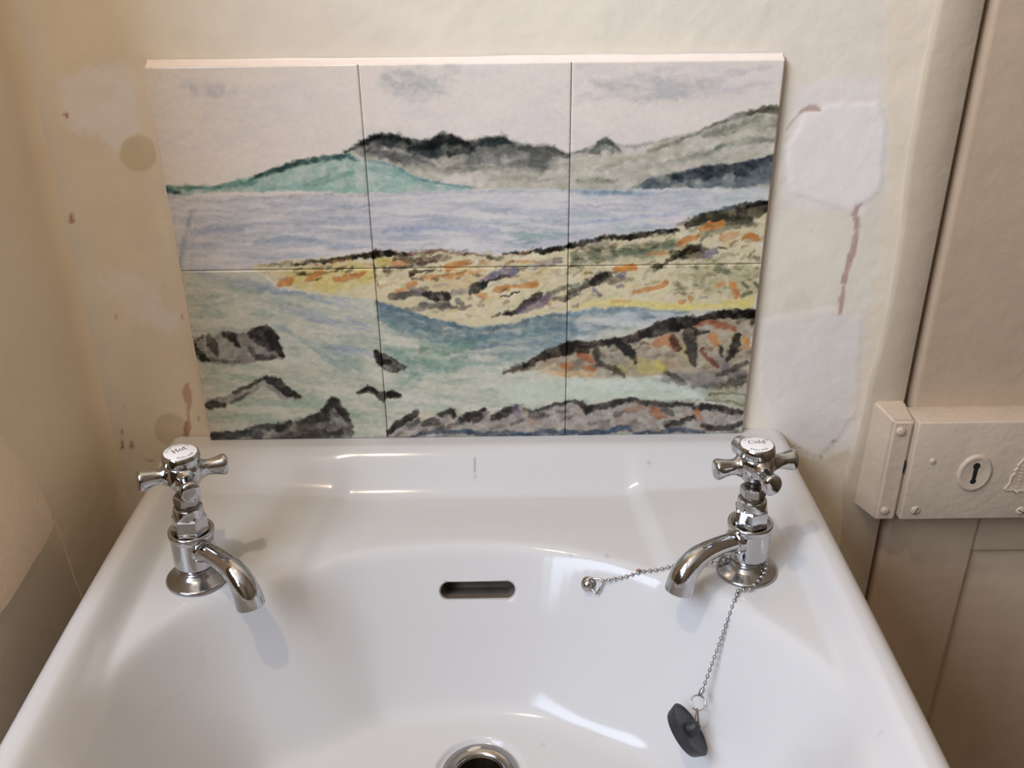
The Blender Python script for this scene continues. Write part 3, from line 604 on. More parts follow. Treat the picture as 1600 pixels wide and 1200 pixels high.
def paint_wall(X, Y):
    c = Canvas(X, Y, (208, 198, 182))
    n = fbm(X / 120, Y / 90, 5, 4)[:, None]
    c.C *= 0.94 + 0.12 * n
    W = (216, 213, 217)
    c.fill([(96, 128), (132, 104), (196, 100), (214, 138), (220, 190), (214, 232), (180, 238), (150, 210), (118, 205), (98, 178)], W, 0.85, 12, 10, 0.15)
    c.fill([(152, 436), (196, 424), (244, 440), (256, 476), (286, 500), (272, 522), (232, 508), (200, 492), (186, 462)], (212, 206, 204), 0.85, 9, 12, 0.25)
    c.fill([(300, 528), (240, 540), (250, 590), (290, 600)], (206, 192, 172), 0.4, 14, 10, 0.5)
    def disc(x, y, r, col, a):
        c.fill([(x + r * math.cos(t), y + r * math.sin(t)) for t in np.linspace(0, 6.28, 24)[:-1]], col, a, 2.5, 1.0, 0.1)
    disc(216, 240, 29, (186, 175, 150), 0.85)
    disc(266, 671, 25, (168, 150, 122), 0.5)
    disc(1247, 474, 21, (190, 180, 162), 0.5)
    BR = (140, 96, 72)
    for p, w, a in [([(101, 177), (105, 182)], [4, 4], 0.9), ([(111, 334), (112, 345)], [3, 9], 0.9), ([(34, 90), (35, 96)], [3, 4], 0.6), ([(190, 672), (191, 690), (191, 700)], [2, 2.5, 5], 0.85), ([(205, 690), (206, 697)], [3, 8], 0.8),
                    ([(181, 493), (181, 498)], [3, 3], 0.5), ([(285, 490), (284, 502)], [2, 2], 0.7), ([(194, 634), (195, 638)], [2, 2], 0.5), ([(224, 718), (240, 720)], [2, 2.5], 0.6), ([(292, 660), (291, 678)], [6, 10], 0.85), ([(310, 652), (311, 656)], [4, 4], 0.6),
                    ([(291, 617), (293, 640), (295, 660)], [12, 12, 2], 0.0)]:
        c.stroke(p, w, BR, a, 1.2, 1.0, 0.2)
    c.stroke([(293, 600), (292, 614), (295, 630), (294, 648), (295, 668)], [5, 15, 10, 3, 9], (176, 138, 120), 0.85, 1.5, 1.5, 0.15)
    # filler right of the panel
    c.fill([(1246, 134), (1300, 124), (1372, 121), (1380, 150), (1386, 190), (1382, 290), (1345, 335), (1290, 330), (1222, 325), (1222, 250), (1234, 180)], (212, 203, 196), 0.9, 9, 8, 0.15)
    c.fill([(1262, 178), (1300, 162), (1372, 162), (1384, 190), (1376, 296), (1330, 330), (1236, 300), (1230, 230)], (216, 208, 202), 0.8, 7, 6, 0.2)
    c.fill([(1190, 500), (1300, 480), (1345, 500), (1342, 640), (1320, 700), (1205, 690), (1185, 600)], (208, 200, 194), 0.8, 14, 10, 0.2)
    c.fill([(1190, 330), (1340, 340), (1345, 490), (1188, 490)], (210, 201, 184), 0.5, 14, 12, 0.3)
    CH = (168, 140, 128)
    c.stroke([(1253, 175), (1262, 170), (1272, 169), (1281, 171)], [5, 10, 10, 5], CH, 0.95, 1.3, 2.4, 0.1)
    c.stroke([(1228, 204), (1238, 190), (1250, 176)], [2, 3, 3], (176, 156, 140), 0.8, 1.2, 1.0, 0.1)
    for p, w in [([(1346, 319), (1338, 326), (1335, 336)], [3, 7, 9]), ([(1339, 343), (1338, 356)], [10, 9]), ([(1338, 362), (1336, 374)], [6, 10]), ([(1336, 378), (1331, 396), (1328, 404)], [7, 11, 9]), ([(1328, 404), (1322, 425), (1318, 440)], [10, 9, 10]), ([(1318, 448), (1315, 470), (1312, 490)], [4, 9, 5])]:
        c.stroke(p, w, CH, 0.95, 1.2, 1.3, 0.1)
    for p in [[(1222, 690), (1236, 704), (1256, 708), (1280, 712), (1290, 704), (1304, 690)], [(1294, 712), (1304, 694), (1322, 662), (1340, 640)]]:
        c.stroke(p, 1.3, (172, 154, 134), 0.45, 1, 0.8, 0.3)
    c.stroke([(1239, 696), (1254, 700)], 2, (160, 138, 120), 0.6, 1, 1, 0.2); c.stroke([(1300, 690), (1305, 687)], 3, (140, 116, 100), 0.8, 1, 1, 0.2); c.stroke([(1282, 712), (1284, 716)], 4, (140, 116, 100), 0.8, 1, 1, 0.2)
    c.fill([(1222, 712), (1290, 716), (1330, 700), (1325, 760), (1310, 880), (1250, 780)], (188, 170, 140), 0.7, 6, 8, 0.2)
    c.fill([(1382, -20), (1470, -20), (1420, 330), (1398, 470), (1352, 640), (1340, 690), (1330, 640), (1362, 470), (1388, 290)], (212, 196, 172), 0.7, 5, 5, 0.3)
    return c.C

# ------------------------------------------------------------------ structure: walls, floor, ceiling, frame, door
GAIN = 1.2
WY = 0.008                       # face of the back wall; the tile faces stand at y = 0
def struct(o, label=None):
    return tag(o, label, kind='structure')

def build_wall_back():
    xs = np.concatenate([np.arange(-0.284, 0.3325, 0.0017)])
    zs = np.arange(-0.26, 0.42, 0.0017)
    # plan of the wall: straight run, then a soft cove into the left wall
    R = 0.026
    th = np.linspace(math.radians(52), 0, 14)[:-1]
    px = np.concatenate([-0.284 - R * np.sin(th), xs]); py = np.concatenate([WY - R * (1 - np.cos(th)), np.full(len(xs), WY)])
    nx, nz = len(px), len(zs)
    PX, PZ = np.meshgrid(px, zs); PY = np.tile(py, (nz, 1))
    X, Y = trace(PX.ravel(), PY.ravel(), PZ.ravel())
    col = paint_wall(X, Y)
    rel = 0.0007 * (fbm(PX * 22, PZ * 22, 3, 3) - 0.5) + 0.0004 * (fbm(PX * 90, PZ * 90, 8, 3) - 0.5)
    flat = (PX > -0.284) & (PX < 0.330)
    PY = PY + np.where(flat, rel, 0)
    # raised patches of filler
    for poly, h, sf in [([(1262, 178), (1300, 162), (1372, 162), (1384, 190), (1376, 296), (1330, 330), (1236, 300), (1230, 230)], 0.0006, 4), ([(1190, 500), (1300, 480), (1345, 500), (1342, 640), (1304, 690), (1280, 712), (1222, 690), (1185, 600)], 0.0005, 5)]:
        d, _ = seg_dist(X, Y, poly, True); d = np.where(in_poly(X, Y, poly), d, -d) + 8 * (fbm(X / 12, Y / 12, 4, 3) - 0.5)
        PY = PY - (h * sstep(-sf, sf, d)).reshape(PY.shape)
    V = np.column_stack([PX.ravel(), PY.ravel(), PZ.ravel()])
    F = grid_faces(nz, nx)
    # plain surroundings of the detailed part
    ext = []; base = len(V)
    x0, x1, z0, z1 = px[0], px[-1], zs[0], zs[-1]
    colx = []
    def quad(ax, az, bx, bz, ya=WY, yb=WY):
        k = base + len(ext)
        ext.extend([(ax, ya, az), (bx, yb, az), (bx, yb, bz), (ax, ya, bz)])
        return [k, k + 1, k + 2, k + 3]
    Q = [quad(-0.284, -0.82, 0.361, z0), quad(-0.284, z1, 0.361, 1.6), quad(x1, z0, 0.361, z1), quad(0.361, 1.23, 1.16, 1.6),
         quad(x0, -0.82, -0.284, z0, py[0]), quad(x0, z1, -0.284, 1.6, py[0]), quad(-0.78, -0.82, -0.31, 1.6)]
    V = np.vstack([V, np.array(ext)]); F = np.vstack([F, np.array(Q)])
    col = np.vstack([col * 1.28, np.tile(lin((208, 198, 182)) * 1.28, (len(ext), 1))])
    o = from_arrays('wall_back', V, F, M['wall'], paint=col)
    struct(o, 'cream painted plaster wall with filler patches and chips behind the basin')
build_wall_back()

# short wall to the left of the basin, its inner corner coved
def build_wall_left():
    R = 0.026; prof = []
    for t in np.linspace(52, 90, 10):
        a = math.radians(t); prof.append((-0.284 - R * math.sin(a), WY - R * (1 - math.cos(a))))
    prof += [(-0.31, -0.10), (-0.31, -0.2), (-0.31, -0.245), (-0.3115, -0.2485), (-0.315, -0.25), (-0.41, -0.25), (-0.41, WY)]
    V = []; n = len(prof)
    for z in (-0.82, 1.6):
        V += [(x, y, z) for x, y in prof]
    F = [[i, i + 1, n + i + 1, n + i] for i in range(n - 1)]
    o = from_arrays('wall_left', V, F, M['left_wall'], auto=40)
    struct(o, 'short cream wall meeting the back wall in a soft corner')
build_wall_left()

struct(box('floor', (-0.83, -2.35, -0.87), (1.2, 0.05, -0.82), M['floor']), 'dark boarded floor')
struct(box('ceiling', (-0.83, -2.35, 1.6), (1.2, 0.05, 1.65), M['ceiling']), 'plain ceiling')
struct(box('wall_right', (1.16, -2.35, -0.82), (1.2, 0.05, 1.6), M['room']), 'plain wall to the right')
struct(box('wall_front', (-0.83, -2.35, -0.82), (1.2, -2.3, 1.6), M['room']), 'plain wall opposite the basin')
bm = bmesh.new()
for lo, hi in [((-0.83, -2.3, -0.82), (-0.78, 0.05, 0.63)), ((-0.83, -2.3, 1.45), (-0.78, 0.05, 1.6)), ((-0.83, -2.3, 0.63), (-0.78, -1.99, 1.45)), ((-0.83, -0.57, 0.63), (-0.78, 0.05, 1.45))]:
    bm_box(bm, lo, hi)
struct(from_bm('wall_far_left', bm, M['room']), 'far left wall with a window opening')

# door frame, stepped in front of the wall; its painted-over edge wanders
def build_frame():
    zs = np.linspace(-0.82, 1.23, 420); V = []; F = []
    for z in zs:
        w = 0.0035 * (fbm(np.array([z * 9.0]), np.array([1.5]), 2, 4)[0] - 0.5) * 2 + (0.004 if 0.05 < z < 0.2 else 0) * math.sin(max(0, min(1, (z - 0.05) / 0.15)) * math.pi) - (0.006 * math.exp(-((z + 0.05) / 0.035) ** 2))
        x = 0.3265 + w
        V += [(x, WY + 0.002, z), (x + 0.0012, WY - 0.0012, z), (x + 0.005, WY - 0.0024, z), (0.3590, WY - 0.0024, z), (0.3608, WY - 0.0008, z), (0.3612, WY + 0.05, z)]
    for i in range(len(zs) - 1):
        for k in range(5):
            F.append([i * 6 + k, i * 6 + k + 1, i * 6 + 7 + k, i * 6 + 6 + k])
    o = from_arrays('trim_1', V, F, M['trim'], auto=60)
    struct(o, 'cream painted door frame with an uneven paint edge')
build_frame()

DF = 0.004
door = bpy.data.objects.new('door_1', None); COL.objects.link(door); door.location = (0.73, DF, -0.82 + Z0)
struct(door, 'old painted panelled door beside the basin')
def door_part(name, lo, hi, bev, seg=3):
    lo2 = (lo[0] - 0.73, lo[1] - DF, lo[2] + 0.82); hi2 = (hi[0] - 0.73, hi[1] - DF, hi[2] + 0.82)
    return box(name, lo2, hi2, M['door'], door, bev, seg)
door_part('stile', (0.3662, DF, -0.80), (0.4505, 0.044, -0.03), 0.0045)
door_part('stile', (1.0710, DF, -0.80), (1.15, 0.044, 1.22), 0.0045)
door_part('rail', (0.4504, DF, -0.127), (1.0705, 0.043, -0.0302), 0.0003)
door_part('board', (0.3662, DF, -0.0298), (1.0705, 0.044, 1.0998), 0.0045)
door_part('rail', (0.3662, DF, 1.10), (1.0705, 0.043, 1.22), 0.0008)
door_part('rail', (0.4500, DF + 0.0002, -0.80), (1.0705, 0.043, -0.66), 0.0008)
door_part('panel', (0.4490, DF + 0.007, -0.67), (1.0715, 0.036, -0.12), 0.001)
struct(box('gap_shade_strip', (0.345, 0.046, -0.82), (0.40, 0.07, 1.23), M['dark']), 'near-black strip added behind the door gap for its shade')  # added backing; its near-black colour stands in for shade in the gap

# ------------------------------------------------------------------ wash basin
CX, CY = 0.0045, -0.2247                    # centre of the waste
RIM_L = [(-0.118, -0.141), (-0.135, -0.152), (-0.158, -0.164), (-0.179, -0.175), (-0.188, -0.185), (-0.200, -0.199), (-0.212, -0.224), (-0.219, -0.245), (-0.221, -0.276), (-0.218, -0.31), (-0.206, -0.345), (-0.178, -0.382), (-0.13, -0.407), (-0.07, -0.418), (0.0, -0.42),
         (0.07, -0.418), (0.13, -0.407), (0.182, -0.382), (0.209, -0.348), (0.2175, -0.320), (0.2265, -0.291), (0.2255, -0.274), (0.2175, -0.247), (0.194, -0.209), (0.178, -0.188), (0.156, -0.164), (0.139, -0.155), (0.120, -0.144)]
BACK = [(0.094, -0.128), (0.053, -0.114), (0.005, -0.109), (-0.043, -0.111), (-0.085, -0.119), (-0.103, -0.127)]
RIM = np.vstack([catmull(RIM_L, 4), catmull([(0.120, -0.144)] + BACK + [(-0.118, -0.141)], 4)[1:-1]])
def _even(P, n, sig):
    Q = np.vstack([P, P[:1]]); s_ = np.concatenate([[0], np.cumsum(np.hypot(*np.diff(Q, axis=0).T))])
    t = np.linspace(0, s_[-1], n + 1)[:-1]
    R_ = np.column_stack([np.interp(t, s_, Q[:, 0]), np.interp(t, s_, Q[:, 1])])
    k = np.arange(n); k = np.minimum(k, n - k) * s_[-1] / n
    w = np.exp(-0.5 * (k / sig) ** 2); w /= w.sum()
    return np.column_stack([np.real(np.fft.ifft(np.fft.fft(R_[:, c]) * np.fft.fft(w))) for c in (0, 1)])
RIM = _even(RIM, 150, 0.014)

def outer(y):
    t = np.clip(-y, 0, 1) / 0.314
    xl = -0.2632 + 0.0125 * t ** 1.6; xr = 0.2640 - 0.0072 * t ** 1.6
    f = np.clip((-0.36 - y) / 0.1, 0, 0.9985)
    s = (1 - f ** 2.6) ** (1 / 2.6)
    mid = (xl + xr) / 2; hw = (xr - xl) / 2
    hw2 = np.where(f > 0, hw - 0.10 * (1 - s), hw)
    return mid - hw2, mid + hw2
YF = -0.4595
DECK, PAD = -0.031, 0.007
DEPTH = 0.112
def basin_z(x, y):
    x = np.asarray(x, float); y = np.asarray(y, float)
    xl, xr = outer(y)
    e = np.minimum(np.minimum(x - xl, xr - x), y - YF)
    kl = -0.114 - 0.010 * np.clip((-y - 0.087) / 0.07, -1, 1.2); kr = 0.129 + 0.007 * np.clip((-y - 0.075) / 0.073, -1, 1.2)
    pad = (1 - sstep(-0.012, 0.006, x - kl)) + sstep(-0.006, 0.012, x - kr)
    pad = np.clip(pad, 0, 1)
    zd = DECK + pad * (PAD + 0.045 * (np.abs(x) - 0.1925))
    tu = sstep(0.049, 0.011, -y)
    ts = sstep(0.036, 0.015, e) * 0.70
    t = 1 - (1 - tu) * (1 - ts)
    d, _ = seg_dist(x, y, RIM, True)
    d = np.where(in_poly(x, y, RIM), d, -d)
    zd = zd + (DECK + 0.003 - zd) * sstep(0.0, 0.03, d)
    z = zd * (1 - t)
    k = 0.0025
    dp = k * np.logaddexp(0, d / k)
    rr = np.hypot(x - CX, y - CY)
    wall = dp * 1.85
    bed = DEPTH - 0.05 * np.maximum(rr - 0.028, 0)
    c = 0.009
    dep = -c * np.logaddexp(-wall / c, -bed / c) + c * np.exp(-bed / c)
    z = z - np.maximum(dep, 0)
    z = z - 0.0032 * sstep(0.0318, 0.0290, rr) - 0.05 * sstep(0.0190, 0.0178, rr)
    r = 0.012
    ee = np.clip(e, 0, r)
    z = z - (r - np.sqrt(np.maximum(r * r - (r - ee) ** 2, 0)))
    return z

def build_basin():
    edge = 0.013 * (1 - np.cos(np.linspace(0, math.pi / 2, 13)))
    yb = 0.0072
    ys = np.concatenate([np.linspace(yb, -0.03, 32), np.arange(-0.0313, YF + 0.013, -0.0014), YF + edge[::-1]])
    u = np.arange(0.0145, 0.5105, 0.00145)
    nx = len(u) + 2 * len(edge)
    W = 0.5250
    us = np.concatenate([edge, u, W - edge[::-1]])
    nx = len(us)
    xl, xr = outer(np.minimum(ys, 0))
    wid = (xr - xl)
    # keep the edge samples at their true distance from the rim, stretch only the middle
    um = (us - 0.0135) / (W - 0.027)
    X = np.where(us[None, :] < 0.0135, xl[:, None] + us[None, :],
        np.where(us[None, :] > W - 0.0135, xr[:, None] - (W - us[None, :]), xl[:, None] + 0.0135 + np.clip(um, 0, 1)[None, :] * (wid[:, None] - 0.027)))
    Y = np.tile(ys[:, None], (1, nx))
    Z = basin_z(X.ravel(), np.minimum(Y.ravel(), 0)).reshape(X.shape)
    ny = len(ys)
    V = np.column_stack([X.ravel(), Y.ravel(), Z.ravel()])
    F = grid_faces(ny, nx)[:, ::-1]
    idx = np.arange(ny * nx).reshape(ny, nx)
    loop = np.concatenate([idx[0, :], idx[1:, -1], idx[-1, -2::-1], idx[-2:0:-1, 0]])
    B = V[loop]; nl = len(loop)
    rings = [loop]; cur = len(V); add = []
    cen = np.array([0.0, -0.16])
    for z, s in [(-0.045, 1.0), (-0.075, 0.985), (-0.14, 0.88), (-0.205, 0.66)]:
        ring = np.column_stack([cen[0] + (B[:, 0] - cen[0]) * s, np.where(B[:, 1] > 0.0, B[:, 1], cen[1] + (B[:, 1] - cen[1]) * s), np.full(nl, z)])
        ring[:, 2] = np.minimum(ring[:, 2], B[:, 2] - 0.004)
        add.append(ring); rings.append(np.arange(cur, cur + nl)); cur += nl
    V = np.vstack([V] + add)
    Q = []
    for a, b in zip(rings[:-1], rings[1:]):
        a2, b2 = np.roll(a, -1), np.roll(b, -1)
        Q.append(np.column_stack([a, b, b2, a2]))
    F = np.vstack([F] + Q)
    me = bpy.data.meshes.new('basin_body')
    me.vertices.add(len(V)); me.vertices.foreach_set('co', V.astype(np.float32).ravel())
    nq = len(F); last = rings[-1]
    me.loops.add(nq * 4 + nl)
    me.loops.foreach_set('vertex_index', np.concatenate([F.ravel(), last]).astype(np.int32))
    me.polygons.add(nq + 1)
    me.polygons.foreach_set('loop_start', np.concatenate([np.arange(0, nq * 4, 4), [nq * 4]]).astype(np.int32))
    me.update(calc_edges=True)
    bmm = bmesh.new(); bmm.from_mesh(me); bmesh.ops.recalc_face_normals(bmm, faces=bmm.faces); bmm.to_mesh(me); bmm.free()
    return me

def overflow_cutter():
    """a rounded slot driven into the back wall of the bowl"""
    y0 = OVF[1]; x0 = OVF[0]
    z0 = float(basin_z([x0], [y0])[0])
    h = 1e-3
    gx = 0.0; gy = float((basin_z([x0], [y0 + h]) - basin_z([x0], [y0 - h]))[0] / (2 * h))
    n = Vector((0, -gy, 1)).normalized(); up = Vector((0, 1, gy)).normalized(); rx = Vector((1, 0, 0))
    c = Vector((x0, y0, z0)); bm = bmesh.new(); rings = []
    inn = (-n * 0.75 + Vector((0, 1, -0.1)) * 0.5).normalized()
    for dist, hw, hh, push in [(0.004, 0.0310, 0.0092, n), (0.0, 0.0287, 0.0069, n), (-0.0012, 0.0281, 0.0063, n), (-0.0025, 0.0279, 0.0061, n), (0.014, 0.0275, 0.0061, inn), (0.026, 0.027, 0.0060, inn)]:
        ring = []
        for k in range(48):
            a = 2 * math.pi * k / 48; cx, sy = math.cos(a), math.sin(a)
            px = (hw - hh) * (1 if cx > 0 else -1) + hh * cx
            ring.append(bm.verts.new(c + rx * px + up * (hh * sy) + push * dist))
        rings.append(ring)
    for a, b in zip(rings[:-1], rings[1:]):
        for k in range(48):
            j = (k + 1) % 48
            bm.faces.new((a[k], a[j], b[j], b[k]))
    bm.faces.new(rings[0]); bm.faces.new(rings[-1])
    deep = set(rings[3] + rings[4] + rings[5])
    for f in bm.faces: f.material_index = 1 if all(v in deep for v in f.verts) else 0
    bmesh.ops.recalc_face_normals(bm, faces=bm.faces)
    me = bpy.data.meshes.new('cut'); bm.to_mesh(me); bm.free()
    me.materials.append(M['ceramic']); me.materials.append(M['unglazed_shade'])
    return me

OVF = (0.0026, -0.1264)
basin = thing('wash_basin', (0.0, 0.0, -0.205), 'white ceramic wash basin below the painted tiles', 'wash basin')
me0 = build_basin(); me1 = overflow_cutter()
ob0 = bpy.data.objects.new('tmp_a', me0); ob1 = bpy.data.objects.new('tmp_b', me1)
COL.objects.link(ob0); COL.objects.link(ob1)
md = ob0.modifiers.new('b', 'BOOLEAN'); md.object = ob1; md.operation = 'DIFFERENCE'; md.solver = 'EXACT'; md.material_mode = 'TRANSFER'; me0.materials.append(M['ceramic'])
dg = bpy.context.evaluated_depsgraph_get(); dg.update()
me = bpy.data.meshes.new_from_object(ob0.evaluated_get(dg))
bpy.data.objects.remove(ob0); bpy.data.objects.remove(ob1)
me.name = 'basin_body'
co = np.empty(len(me.vertices) * 3, np.float32); me.vertices.foreach_get('co', co); co = co.reshape(-1, 3)
Xb, Yb = trace(co[:, 0], co[:, 1], co[:, 2])
cb = Canvas(Xb, Yb, (226, 222, 220))
cb.C[:] = np.array([0.60, 0.588, 0.585])
for p, w, a in [([(742, 716), (742, 738)], 3, 0.55), ([(743, 744), (743, 747)], 2.5, 0.4), ([(313, 1010), (316, 1040), (290, 1080), (240, 1110)], 1.6, 0.16), ([(1013, 722), (1016, 724)], 4, 0.35), ([(1192, 844), (1195, 847)], 3, 0.35), ([(946, 868), (951, 870)], 4, 0.3), ([(890, 866), (893, 869)], 3, 0.25), ([(848, 1163), (850, 1165)], 3, 0.3), ([(1372, 1148), (1376, 1146)], 5, 0.2)]:
    cb.stroke(p, w, (92, 84, 78), a, 1.5, 0.5, 0.3)
at = me.color_attributes.new('paint', 'FLOAT_COLOR', 'POINT')
cc = np.ones((len(co), 4), np.float32); cc[:, :3] = cb.C
at.data.foreach_set('color', cc.ravel())
co[:, 2] += 0.205
me.vertices.foreach_set('co', co.ravel()); me.update()
link_mesh('basin_body', me, None, basin, (0, 0, 0), True, 60)

# waste fitting in the floor of the bowl
zb = DECK + 0.003 - DEPTH - 0.0032
waste = thing('basin_waste', (CX, CY, zb), 'round chrome plughole fitting in the bottom of the basin', 'plughole')
lathe('flange', [(0.0172, -0.030), (0.0172, 0.0002), (0.0178, 0.0016), (0.0190, 0.0024), (0.0220, 0.0031), (0.0255, 0.0031), (0.0269, 0.0022), (0.0272, 0.0004), (0.0262, 0.0001)], M['dull_chrome'], waste, seg=72)
lathe('inner_tube', [(0.0171, 0.0005), (0.0166, 0.0003), (0.0164, -0.012), (0.0150, -0.016), (0.0150, -0.040), (0.0, -0.041)], M['brassy'], waste, seg=48)
bm = bmesh.new()
for k in range(3):
    a = k * math.pi / 3; bm_box(bm, (-0.0150, -0.0012, -0.022), (0.0150, 0.0012, -0.019))
    bmesh.ops.rotate(bm, verts=list(bm.verts)[-8:], cent=(0, 0, 0), matrix=Matrix.Rotation(a, 3, 'Z'))
from_bm('grid_bar', bm, M['brassy'], waste)
bm = bmesh.new()
rr = [(math.radians(t), r) for t, r in [(110, 0.0205), (116, 0.0222), (106, 0.0236), (98, 0.0240), (90, 0.0238), (89, 0.0222), (97, 0.0212)]]
vv = [bm.verts.new((r * math.cos(a), r * math.sin(a), 0.00335 + (0.0001 if k % 2 else 0))) for k, (a, r) in enumerate(rr)]
fc = bm.faces.new(vv); ex = bmesh.ops.extrude_face_region(bm, geom=[fc])
for g in ex['geom']:
    if isinstance(g, bmesh.types.BMVert): g.co.z -= 0.0008
tag(from_bm('plating_chip', bm, M['scale'], waste), 'pale chip in the chrome plating')

# ------------------------------------------------------------------ taps
def add_poly(bm, pts, f, z=0.0, h=0.00012):
    vs = [bm.verts.new((*f(p), z + h)) for p in pts]
    try: bm.faces.new(vs)
    except ValueError: pass

def glyph(ch):
    """serif letters as polygons in an em box of cap height 1; returns polygons, advance"""
    P = []
    def rect(x0, y0, x1, y1): P.append([(x0, y0), (x1, y0), (x1, y1), (x0, y1)])
    def ring(cx, cy, ro, so, ri, si, a0=0, a1=360, n=28):
        for k in range(n):
            t0 = math.radians(a0 + (a1 - a0) * k / n); t1 = math.radians(a0 + (a1 - a0) * (k + 1) / n)
            P.append([(cx + ro * math.cos(t0), cy + so * math.sin(t0)), (cx + ro * math.cos(t1), cy + so * math.sin(t1)), (cx + ri * math.cos(t1), cy + si * math.sin(t1)), (cx + ri * math.cos(t0), cy + si * math.sin(t0))])
    if ch == 'H':
        for x in (0.13, 0.69):
            rect(x, 0, x + 0.17, 1); rect(x - 0.09, 0, x + 0.26, 0.07); rect(x - 0.09, 0.93, x + 0.26, 1)
        rect(0.30, 0.46, 0.69, 0.54); return P, 1.06
    if ch == 'o':
        ring(0.33, 0.33, 0.31, 0.36, 0.15, 0.30); return P, 0.70
    if ch == 't':
        rect(0.14, 0.06, 0.30, 0.92); rect(0.0, 0.60, 0.44, 0.68); ring(0.34, 0.16, 0.20, 0.18, 0.06, 0.10, 180, 330, 8); return P, 0.52
    if ch == 'C':
        ring(0.48, 0.5, 0.46, 0.53, 0.29, 0.46, 38, 318); rect(0.78, 0.64, 0.86, 0.96); rect(0.78, 0.12, 0.84, 0.24); return P, 0.98
    if ch == 'l':
        rect(0.12, 0, 0.28, 1.06); rect(0.02, 0, 0.38, 0.07); rect(0.02, 0.99, 0.13, 1.06); return P, 0.44
    if ch == 'd':
        ring(0.32, 0.33, 0.31, 0.36, 0.15, 0.30); rect(0.48, 0, 0.64, 1.06); rect(0.38, 0.99, 0.49, 1.06); rect(0.63, 0, 0.74, 0.07); return P, 0.78
    return P, 0.5

def font_polys(ch, cache={}):
    if ch not in cache:
        cu = bpy.data.curves.new('t', 'FONT'); cu.body = ch; cu.size = 1.0; cu.align_x = 'CENTER'; cu.offset = 0.012
        ob = bpy.data.objects.new('t', cu); COL.objects.link(ob)
        dgx = bpy.context.evaluated_depsgraph_get(); dgx.update()
        m_ = bpy.data.meshes.new_from_object(ob.evaluated_get(dgx))
        cache[ch] = ([(v.co.x, v.co.y) for v in m_.vertices], [list(p.vertices) for p in m_.polygons])
        bpy.data.objects.remove(ob); bpy.data.meshes.remove(m_)
    return cache[ch]

def disc_lettering(word, rot):
    """word across the middle, maker's town round the rim"""
    bm = bmesh.new(); cr, sr = math.cos(rot), math.sin(rot)
    R = 0.0106
    def zz(x, y): return 0.1022 + 0.0012 * (1 - (x * x + y * y) / (R * R)) + 0.00006
    def put(x, y): return bm.verts.new((x * cr - y * sr, x * sr + y * cr, zz(x, y)))
    gl = [glyph(c) for c in word]; tot = sum(g[1] for g in gl)
    S = 0.0113 / tot if len(word) == 4 else 0.0098 / tot
    x = -tot * S / 2
    for P, adv in gl:
        for p in P:
            vs = [put(x + a * S, b * S * 1.12 - 0.0010) for a, b in p]
            try: bm.faces.new(vs)
            except ValueError: pass
        x += adv * S
    def arc(txt, r, mid, span, top):
        n = len(txt)
        for k, ch in enumerate(txt):
            t = (k + 0.5) / n - 0.5
            a = mid - t * span if top else mid + t * span
            vs, fs = font_polys(ch)
            th = a - math.pi / 2 if top else a + math.pi / 2
            s = 0.0022
            new = []
            for vx, vy in vs:
                lx, ly = vx * s * 0.95, (vy - 0.36) * s
                new.append(put(r * math.cos(a) + lx * math.cos(th) - ly * math.sin(th), r * math.sin(a) + lx * math.sin(th) + ly * math.cos(th)))
            for f in fs:
                try: bm.faces.new([new[i] for i in f])
                except ValueError: pass
    arc('BIRMINGHAM', 0.0086, math.pi / 2, math.radians(128), True)
    arc('ENGLAND', 0.0084, -math.pi / 2, math.radians(84), False)
    return bm

